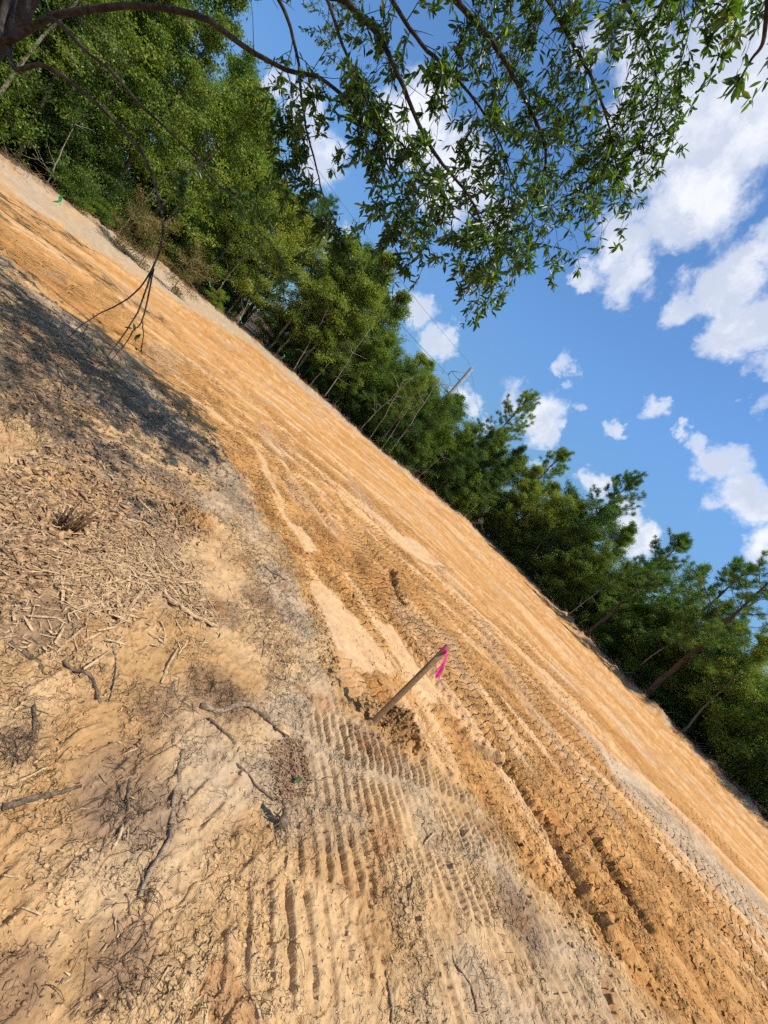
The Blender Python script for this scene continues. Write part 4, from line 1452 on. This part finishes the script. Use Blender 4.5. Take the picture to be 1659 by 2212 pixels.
# ------------------------------------------------------------------ sticks and roots lying on the ground
STICKS = [  # points in the picture, radius at both ends, material, label
    ([(428, 1530), (464, 1541), (500, 1532), (533, 1526), (562, 1548), (600, 1577)], .020, .019, 'twig', 'crooked grey log lying left of the stake'),
    ([(391, 1626), (382, 1662), (373, 1723), (367, 1784)], .011, .014, 'twig', 'upper half of the long pale root pointing at the camera'),
    ([(366, 1792), (356, 1827), (317, 1889), (295, 1946)], .014, .010, 'twig', 'lower half of the long pale root curving to lower left'),
    ([(14, 1397), (61, 1422), (97, 1460)], .010, .007, 'darktwig', 'dark stick at the left border below the wood chips'),
    ([(131, 1433), (155, 1454), (194, 1469), (214, 1523)], .008, .007, 'darktwig', 'bent dark stick below the pile of wood chips'),
    ([(68, 1530), (70, 1562), (70, 1598)], .008, .007, 'darktwig', 'short straight dark stick near the left border'),
    ([(22, 1539), (45, 1535), (68, 1530)], .005, .004, 'darktwig', 'thin twig meeting the short dark stick'),
    ([(239, 1386), (248, 1444), (234, 1519)], .006, .004, 'twig', 'thin upright twig right of the bent dark stick'),
    ([(97, 1616), (122, 1555)], .004, .003, 'twig', 'thin straight twig near the left border'),
    ([(173, 1454), (205, 1432), (240, 1404)], .008, .004, 'chip', 'pale splinter leaning over the bent dark stick'),
    ([(256, 1150), (288, 1184), (306, 1231)], .011, .009, 'chip', 'long pale wood strip at the top of the chip pile'),
    ([(220, 1220), (245, 1256), (266, 1285)], .010, .008, 'chip', 'curved pale wood strip in the middle of the chip pile'),
    ([(349, 1282), (396, 1325), (468, 1357)], .020, .016, 'chip', 'thick frayed pale branch right of the chip pile'),
    ([(306, 1256), (340, 1250), (367, 1242)], .010, .006, 'chip', 'flat pale splinter just above the frayed branch'),
    ([(202, 1134), (207, 1166)], .011, .008, 'chip', 'stubby pale splinter beside the dark reed clump'),
    ([(305, 1125), (335, 1138), (365, 1160)], .009, .008, 'twig', 'grey stick lying beside the small orange mound'),
    ([(380, 1182), (397, 1150), (408, 1134)], .006, .004, 'twig', 'forked twig sticking out of the small orange mound'),
    ([(446, 1555), (479, 1591), (504, 1613)], .008, .006, 'darktwig', 'brown root just below the crooked grey log'),
    ([(346, 1480), (362, 1440), (383, 1402)], .013, .006, 'chip', 'splintered wood shard standing left of the crooked log'),
    ([(274, 1687), (270, 1720), (268, 1759)], .006, .006, 'darktwig', 'dark root left of the long pale root'),
    ([(259, 1788), (245, 1827), (234, 1849)], .008, .006, 'chip', 'peeled pale stick left of the long pale root'),
    ([(0, 1750), (61, 1734), (119, 1719), (173, 1701)], .014, .006, 'darktwig', 'thick reddish brown stick entering from the left border'),
    ([(0, 1705), (50, 1686), (97, 1665)], .005, .004, 'chip', 'straw-coloured stalk above the reddish stick'),
    ([(288, 1849), (262, 1872), (234, 1903)], .004, .003, 'twig', 'thin twig left of the lower pale root'),
    ([(508, 1651), (547, 1694), (590, 1730)], .006, .006, 'darktwig', 'brown root slanting towards the root stub'),
    ([(248, 2004), (252, 2047), (248, 2108), (277, 2187)], .004, .003, 'darktwig', 'long dark root fibre at the bottom left'),
    ([(256, 2022), (262, 2060), (266, 2112)], .003, .002, 'darktwig', 'short dark root fibre at the bottom left'),
    ([(263, 1939), (277, 1975), (299, 2011), (335, 2079)], .003, .0025, 'darktwig', 'winding dark root below the long pale root'),
    ([(518, 2126), (540, 2177), (551, 2212)], .005, .005, 'chip', 'pale stalk at the bottom border, left of centre'),
    ([(977, 2043), (985, 2079), (1013, 2133), (1024, 2191)], .005, .005, 'darktwig', 'curved brown root at the bottom, right of centre'),
    ([(835, 2097), (842, 2155), (844, 2212)], .006, .006, 'twig', 'straight grey root at the bottom centre'),
    ([(880, 1838), (887, 1874), (886, 1903), (878, 1961)], .005, .004, 'darktwig', 'knobbly dark root among the tread prints'),
    ([(851, 1874), (851, 1928), (877, 1968), (884, 1997)], .002, .002, 'darktwig', 'hair-thin root left of the knobbly one'),
    ([(733, 2087), (751, 2137), (761, 2191)], .0035, .003, 'darktwig', 'thin dark root left of the grey root at bottom'),
    ([(1003, 1892), (1021, 1960), (1046, 2018), (1060, 2119)], .002, .002, 'darktwig', 'long thread of root on the grey soil at lower right'),
    ([(916, 1824), (926, 1812), (938, 1799)], .007, .006, 'chip', 'small pale peg of wood below the clear tread prints'),
    ([(650, 1730), (668, 1691), (690, 1687), (715, 1680)], .005, .005, 'twig', 'bent grey twig right of the green leaf'),
    ([(765, 1557), (755, 1586), (739, 1608)], .005, .004, 'darktwig', 'short dark twig just left of the stake foot'),
    ([(597, 1461), (637, 1483), (675, 1515)], .003, .003, 'twig', 'thin twig lying between log and stake'),
    ([(569, 1227), (601, 1246), (630, 1269)], .008, .006, 'twig', 'stick in the tangle above the grey soil'),
    ([(575, 1300), (582, 1265), (590, 1240)], .004, .003, 'darktwig', 'twig crossing the tangle above the grey soil'),
    ([(622, 1330), (637, 1342), (653, 1355)], .003, .003, 'darktwig', 'thin twig left of the smooth pale plate'),
    ([(982, 1314), (1000, 1312), (1016, 1309)], .006, .005, 'darktwig', 'lone twig on the smooth sand beyond the stake'),
    ([(462, 1230), (480, 1200), (500, 1150)], .004, .003, 'twig', 'thin twig right of the small orange mound'),
    ([(565, 1420), (572, 1370), (575, 1330)], .003, .002, 'darktwig', 'fine dark root on the grey soil left of the plate'),
    ([(70, 1065), (40, 1075), (0, 1090)], .010, .012, 'chip', 'pale bark strip at the left border by the reed clump'),
    ([(0, 1165), (30, 1158), (60, 1160)], .018, .012, 'twig', 'grey flat stick end at the left border'),
    ([(0, 1345), (18, 1335), (36, 1322)], .010, .005, 'chip', 'pale splinter at the left border above the dark stick'),
    ([(215, 1310), (240, 1300), (290, 1296)], .008, .005, 'chip', 'pale splinter along the bottom of the chip pile'),
    ([(430, 900), (450, 918), (468, 935)], .012, .010, 'twig', 'pale stick lying in the oak shadow'),
    ([(255, 865), (275, 885), (292, 905)], .012, .010, 'chip', 'pale wood sliver lit inside the oak shadow'),
]
allx = [np.array([gp(*p) for p in spline(np.array(pts, float), 14)]) for pts, *_ in STICKS]
zz_ = gh(np.concatenate(allx)[:, 0], np.concatenate(allx)[:, 1])
zz_ = zz_.reshape(-1, 14)
rng = np.random.default_rng(9)
for (pts, r0, r1, mat, lb), xy, z in zip(STICKS, allx, zz_):
    z = np.maximum(z, np.convolve(np.pad(z, 2, 'edge'), np.ones(5) / 5, 'valid'))
    rr = np.linspace(r0, r1, 14) * (1 if mat == 'chip' else .76) * (1 + .12 * rng.standard_normal(14))
    P = np.column_stack([xy, z + rr * .42 + .005 * np.sin(np.linspace(0, 3, 14) + r0 * 900)])
    c0 = P.mean(0)
    kind = 'root' if 'root' in lb else ('wood_splinter' if mat == 'chip' else 'stick')
    if mat == 'chip':            # split wood: flat, angular section
        mb = MB()
        T = unit(np.gradient(P, axis=0)); S = unit(np.cross(T, [0, 0, 1.0]))
        w_ = rr[:, None] * (1.2 + .3 * rng.standard_normal((14, 1))); w_[0] *= .35; w_[-1] *= .3
        zz2 = np.array([0, 0, 1.0])
        V = np.stack([P - c0 - S * w_, P - c0 + zz2 * rr[:, None] * .55, P - c0 + S * w_ * .9, P - c0 - zz2 * rr[:, None] * .5], 1).reshape(-1, 3)
        F = [(i * 4 + j, i * 4 + (j + 1) % 4, (i + 1) * 4 + (j + 1) % 4, (i + 1) * 4 + j) for i in range(13) for j in range(4)]
        mb.add(V, F)
        o = mb.build(kind, M[mat], None, smooth=False)
    else:
        mb = MB(); mb.tube(P - c0, rr, 8, rough=.10, rng=rng)
        for _ in range(3):
            i = int(rng.integers(2, 12))
            e = P[i] - c0 + unit(rng.standard_normal(3) * [1, 1, .3]) * (.03 + .05 * rng.random())
            mb.tube([P[i] - c0, e], [rr[i] * .4, rr[i] * .15], 4)
        o = mb.build(kind, M[mat], None)
    o.location = c0
    tag(o, lb, 'root' if kind == 'root' else ('splinter' if mat == 'chip' else 'stick'), 'sticks and roots strewn over the ground')
# broken pale end of the log
lg = gp(606, 1580)
mb = MB()
lz = float(gh(lg[0], lg[1])[0])
d_ = unit(np.append(gp(612, 1584) - gp(590, 1570), 0)); s_ = np.array([-d_[1], d_[0], 0])
for k in range(7):
    c_ = np.array([lg[0], lg[1], lz + .016]) + s_ * (k - 3) * .006 + np.array([0, 0, .004 * (k % 3)])
    mb.box(c_, d_ * (.035 + .015 * rng.random()), s_ * .0032, np.array([0, 0, .008]))
tag(mb.build('broken_wood', M['chip'], None, smooth=False), 'splintered pale end piece of the crooked grey log', 'splinter')

# root stub with splayed root legs
rs_ = gp(597, 1790); rz_ = float(gh(rs_[0], rs_[1])[0])
stub = empty('root_stub', (rs_[0], rs_[1], rz_))
tag(stub, 'pale gnarled root stub with splayed fibres among the tracks', 'root')
mb = MB(); mb.tube(spline([(0, 0, -.02), (.0, .01, .03), (-.015, .015, .07), (-.035, .02, .095), (-.06, .02, .10)], 14), np.linspace(.022, .010, 14), 9, rough=.15, rng=rng)
mb.build('stub', M['twig'], stub)
for k in range(9):
    a = k * .7 + .3
    ln = .03 + .07 * rng.random() ** 2
    mb = MB(); mb.tube(spline([(0, 0, .015), (math.cos(a) * ln * .4, math.sin(a) * ln * .4, .03), (math.cos(a) * ln, math.sin(a) * ln, .004)], 8), np.linspace(.006, .002, 8), 6)
    mb.build('root_leg', M['twig' if k % 2 else 'darktwig'], stub)
# dark reed stubble
cg = gp(138, 1143); cz = float(gh(cg[0], cg[1])[0])
cl_ = empty('reed_clump', (cg[0], cg[1], cz))
tag(cl_, 'upright clump of burnt brown reed stubble at the left', 'reed clump')
for k in range(26):
    a = rng.random() * 6.28; r_ = .035 * math.sqrt(rng.random())
    hgt = .10 + .10 * rng.random()
    p0 = np.array([math.cos(a) * r_ * 1.3, math.sin(a) * r_, -.02])
    top = p0 + np.array([math.cos(a) * .03 + .02, math.sin(a) * .03, hgt])
    mb = MB(); mb.tube([p0, (p0 + top) / 2 + rng.standard_normal(3) * .006, top], [.006, .005, .0035], 5)
    mb.build('stalk', M['reed'], cl_)
# upright dark bark shards
bg_ = gp(996, 1800); bz_ = float(gh(bg_[0], bg_[1])[0])
bk = empty('bark_shard', (bg_[0], bg_[1], bz_))
tag(bk, 'cluster of dark upright bark plates stuck in the grey sand', 'bark')
for k in range(6):
    mb = MB()
    mb.box((.012 * (k - 2.5), .01 * rng.standard_normal(), .02), (.004, .002, 0), (.001, .004, 0), (.004 * rng.standard_normal(), .012, .035 + .012 * rng.random()))
    mb.build('plate', M['darktwig'], bk, smooth=False)
# small green leaf lying on the soil
lg_ = gp(636, 1702); lz_ = float(gh(lg_[0], lg_[1])[0])
o = obj('fallen_leaf', lv[2].copy(), M['oakleaf'])
o.location = (lg_[0] - .02, lg_[1], lz_ + .02); o.scale = (.05, .09, .06); o.rotation_euler = (.4, -.3, 1.0)
tag(o, 'small green leaf lying on the soil near the root stub', 'leaf')


# ------------------------------------------------------------------ loose debris nobody could count
def scatter(poly, n, rng, jitter=0):
    P = np.array(poly, float)
    lo, hi = P.min(0), P.max(0)
    out_ = []
    while len(out_) < n:
        c_ = lo + (hi - lo) * rng.random((n * 3, 2))
        ins = np.zeros(len(c_), bool)
        for i in range(len(P)):
            a, b = P[i], P[(i + 1) % len(P)]
            cc = (a[1] > c_[:, 1]) != (b[1] > c_[:, 1])
            xi = a[0] + (c_[:, 1] - a[1]) / (b[1] - a[1] + 1e-9) * (b[0] - a[0])
            ins ^= cc & (c_[:, 0] < xi)
        out_ += list(c_[ins])
    return np.array([gp(*p) for p in out_[:n]])


rng = np.random.default_rng(60)


def slivers(name, mat, label, cat, groups):
    Vs, Rs = [], []
    for (poly, n, lmin, lmax, wd, tilt) in groups:
        XY = scatter(poly, n, rng)
        z = gh(XY[:, 0], XY[:, 1])
        L = lmin + (lmax - lmin) * rng.random(n) ** 2.2
        a = rng.random(n) * 2 * np.pi
        el = np.abs(rng.standard_normal(n)) * tilt
        D = np.column_stack([np.cos(a) * np.cos(el), np.sin(a) * np.cos(el), np.sin(el)])
        S = unit(np.cross(D, [0, 0, 1.0]) + rng.standard_normal((n, 3)) * .35)
        N = np.cross(S, D)
        P = np.column_stack([XY, z + .004 + .008 * rng.random(n)])
        w_ = (wd * (.5 + rng.random(n)))[:, None]; L_ = L[:, None]; h_ = w_ * .45
        bend = N * (L_ * .04 * rng.standard_normal((n, 1)))
        V = np.stack([P - D * L_ * .5 - S * w_ * .5, P - D * L_ * .5 + S * w_ * .4, P + bend + S * w_ * .55 + N * h_ * .2, P + D * L_ * .5 + S * w_ * .15, P + D * L_ * .5 - S * w_ * .2,
                      P + bend - S * w_ * .5 + N * h_ * .2, P + bend + N * h_, P - D * L_ * .45 + N * h_ * .8], 1)
        Vs.append(V.reshape(-1, 3)); Rs.append(np.repeat(rng.random(n), 8))
    V = np.concatenate(Vs); n = len(V) // 8
    T = np.array([(0, 7, 6), (0, 6, 5), (7, 1, 2), (7, 2, 6), (6, 2, 3), (6, 3, 4), (6, 4, 5), (0, 1, 7)])
    F = (T[None] + (np.arange(n) * 8)[:, None, None]).reshape(-1, 3)
    return tag(obj(name, mesh_np(name, V, F, rnd=np.concatenate(Rs)), mat), label, cat, kind='stuff')


CHIPS = [(170, 1160), (330, 1150), (420, 1240), (470, 1330), (430, 1345), (330, 1290), (270, 1360), (150, 1330), (90, 1240)]
LEFTZ = [(0, 1000), (190, 960), (420, 1080), (440, 1180), (330, 1180), (170, 1200), (0, 1360)]
SHADE = [(0, 640), (180, 720), (400, 880), (540, 1040), (420, 1080), (190, 960), (0, 930)]
FGALL = [(0, 1350), (430, 1330), (600, 1180), (700, 1450), (760, 1560), (950, 1760), (1200, 2000), (1330, 2212), (0, 2212)]
slivers('wood_chips', M['chip'], 'heap of pale shredded wood chips on the left foreground', 'wood chips',
        [(CHIPS, 1900, .01, .12, .0045, .3), (CHIPS, 160, .04, .22, .013, .2), (LEFTZ, 700, .015, .09, .008, .2), ([(0, 1000), (300, 1000), (520, 1250), (480, 1400), (0, 1420)], 500, .02, .12, .008, .2),
         (FGALL, 260, .01, .06, .004, .2), (SHADE, 200, .02, .10, .008, .2)])
slivers('leaf_litter', M['litter'], 'brown leaf litter spread beneath the oak at left', 'leaf litter',
        [(LEFTZ, 900, .03, .09, .022, .35), (LEFTZ, 1300, .012, .04, .010, .4), (SHADE, 1500, .02, .06, .018, .3), ([(570, 1600), (660, 1600), (670, 1720), (600, 1740)], 620, .008, .035, .006, .6), (CHIPS, 500, .02, .05, .015, .3)])
slivers('bark_crumbs', M['darktwig'], 'dark bark crumbs and humus bits scattered over the foreground', 'humus',
        [(FGALL, 700, .004, .018, .003, .3), (SHADE, 1500, .01, .06, .010, .3), (LEFTZ, 1200, .01, .05, .008, .3), ([(540, 1180), (660, 1200), (740, 1480), (600, 1480)], 600, .006, .04, .004, .3),
         ([(420, 1040), (560, 1040), (680, 1280), (560, 1300)], 700, .01, .06, .005, .3)])
# fine roots: thin curling fibres
mb = MB()
FIB = [([(420, 1450), (540, 1490), (520, 1560), (380, 1560), (330, 1500)], 70, .05, .16), ([(200, 1620), (330, 1640), (320, 1800), (200, 1820)], 40, .04, .14),
       ([(560, 1580), (680, 1580), (690, 1740), (560, 1760)], 40, .04, .12), ([(520, 1180), (640, 1200), (720, 1480), (560, 1470)], 170, .05, .2),
       (FGALL, 90, .03, .14), ([(420, 960), (560, 1040), (640, 1200), (520, 1220)], 150, .06, .25), (SHADE, 180, .08, .3), ([(270, 1900), (340, 1900), (330, 2180), (220, 2180)], 40, .04, .12),
       ([(980, 1880), (1090, 1900), (1090, 2130), (990, 2100)], 40, .05, .15), ([(20, 1580), (90, 1580), (80, 1660), (10, 1650)], 60, .03, .09)]
lines = []
for poly, n, l0, l1 in FIB:
    XY = scatter(poly, n, rng)
    for p in XY:
        a = rng.random() * 6.28; ln = l0 + (l1 - l0) * rng.random() ** 1.5
        q_ = [p]
        for k in range(6):
            a += rng.standard_normal() * .17
            q_.append(q_[-1] + np.array([math.cos(a), math.sin(a)]) * ln / 6)
        lines.append(np.array(q_))
LN_ = np.array(lines)
lz = gh(LN_[..., 0].ravel(), LN_[..., 1].ravel()).reshape(LN_.shape[:2])
for q_, z in zip(LN_, lz):
    arch = np.sin(np.linspace(0, np.pi, 7)) * .02 * abs(rng.standard_normal())
    mb.tube(np.column_stack([q_, z + .003 + arch]), np.linspace(.0013, .0007, 7) * (.6 + .7 * rng.random()), 3, cap=False)
tag(mb.build('root_fibres', M['darktwig']), 'tangles of fine dark root fibres on the foreground soil', 'root fibres', kind='stuff')

# soil clods
ICO = None


def clods(name, label, groups, cols):
    global ICO
    t = (1 + 5 ** .5) / 2
    v = unit(np.array([(-1, t, 0), (1, t, 0), (-1, -t, 0), (1, -t, 0), (0, -1, t), (0, 1, t), (0, -1, -t), (0, 1, -t), (t, 0, -1), (t, 0, 1), (-t, 0, -1), (-t, 0, 1)], float))
    f = np.array([(0, 11, 5), (0, 5, 1), (0, 1, 7), (0, 7, 10), (0, 10, 11), (1, 5, 9), (5, 11, 4), (11, 10, 2), (10, 7, 6), (7, 1, 8), (3, 9, 4), (3, 4, 2), (3, 2, 6), (3, 6, 8), (3, 8, 9),
                  (4, 9, 5), (2, 4, 11), (6, 2, 10), (8, 6, 7), (9, 8, 1)])
    Vs, Cs = [], []
    for (poly, n, s0, s1, c) in groups:
        XY = scatter(poly, n, rng)
        z, gc = ground_fn(XY[:, 0], XY[:, 1])
        s = s0 + (s1 - s0) * rng.random(n) ** 3
        V = v[None] * (1 + .28 * rng.standard_normal((n, 12, 1))) * s[:, None, None] * (.6 + .8 * rng.random((n, 1, 3))) * [1, 1, .7]
        V = V + np.column_stack([XY, z + s * .12])[:, None]
        Vs.append(V.reshape(-1, 3))
        cc = gc if c is None else np.tile(np.array(c), (n, 1))
        Cs.append(np.repeat(cc * (.95 + .35 * rng.random((n, 1))), 12, 0))
    V = np.concatenate(Vs); n = len(V) // 12
    F = (f[None] + (np.arange(n) * 12)[:, None, None]).reshape(-1, 3)
    return tag(obj(name, mesh_np(name, V, F, cols=np.concatenate(Cs), rough=np.full(len(V), .25)), M['ground']), label, 'soil clods', kind='stuff')


BR = (.36, .21, .085)
clods('soil_clods', 'loose crumbs and clods of sand all over the graded ground', [
    ([(820, 1530), (880, 1530), (905, 1600), (870, 1625), (815, 1600)], 420, .004, .016, BR), ([(770, 1500), (815, 1520), (810, 1560), (775, 1540)], 120, .004, .018, BR),
    ([(650, 1270), (690, 1300), (735, 1440), (720, 1480), (690, 1420)], 420, .004, .020, BR), ([(1020, 1600), (1060, 1600), (1230, 1830), (1330, 2050), (1290, 2050), (1150, 1830)], 520, .004, .020, None),
    ([(840, 1225), (860, 1225), (880, 1310), (860, 1310)], 120, .005, .022, BR), ([(1290, 1830), (1320, 1840), (1400, 2010), (1370, 2010)], 160, .004, .018, None),
    (FGALL, 2400, .002, .009, None), ([(560, 1030), (700, 1150), (1000, 1480), (1300, 1850), (1659, 2212), (1330, 2212), (1000, 1720), (700, 1280)], 3200, .003, .014, None),
    ([(640, 1100), (900, 1250), (1250, 1560), (1659, 1980), (1659, 2212), (1300, 1850), (1000, 1480)], 2200, .004, .018, None), ([(0, 560), (500, 960), (560, 1030), (420, 960), (0, 640)], 800, .006, .03, None),
    ([(890, 1600), (920, 1600), (930, 1640), (895, 1640)], 60, .004, .02, None)], None)
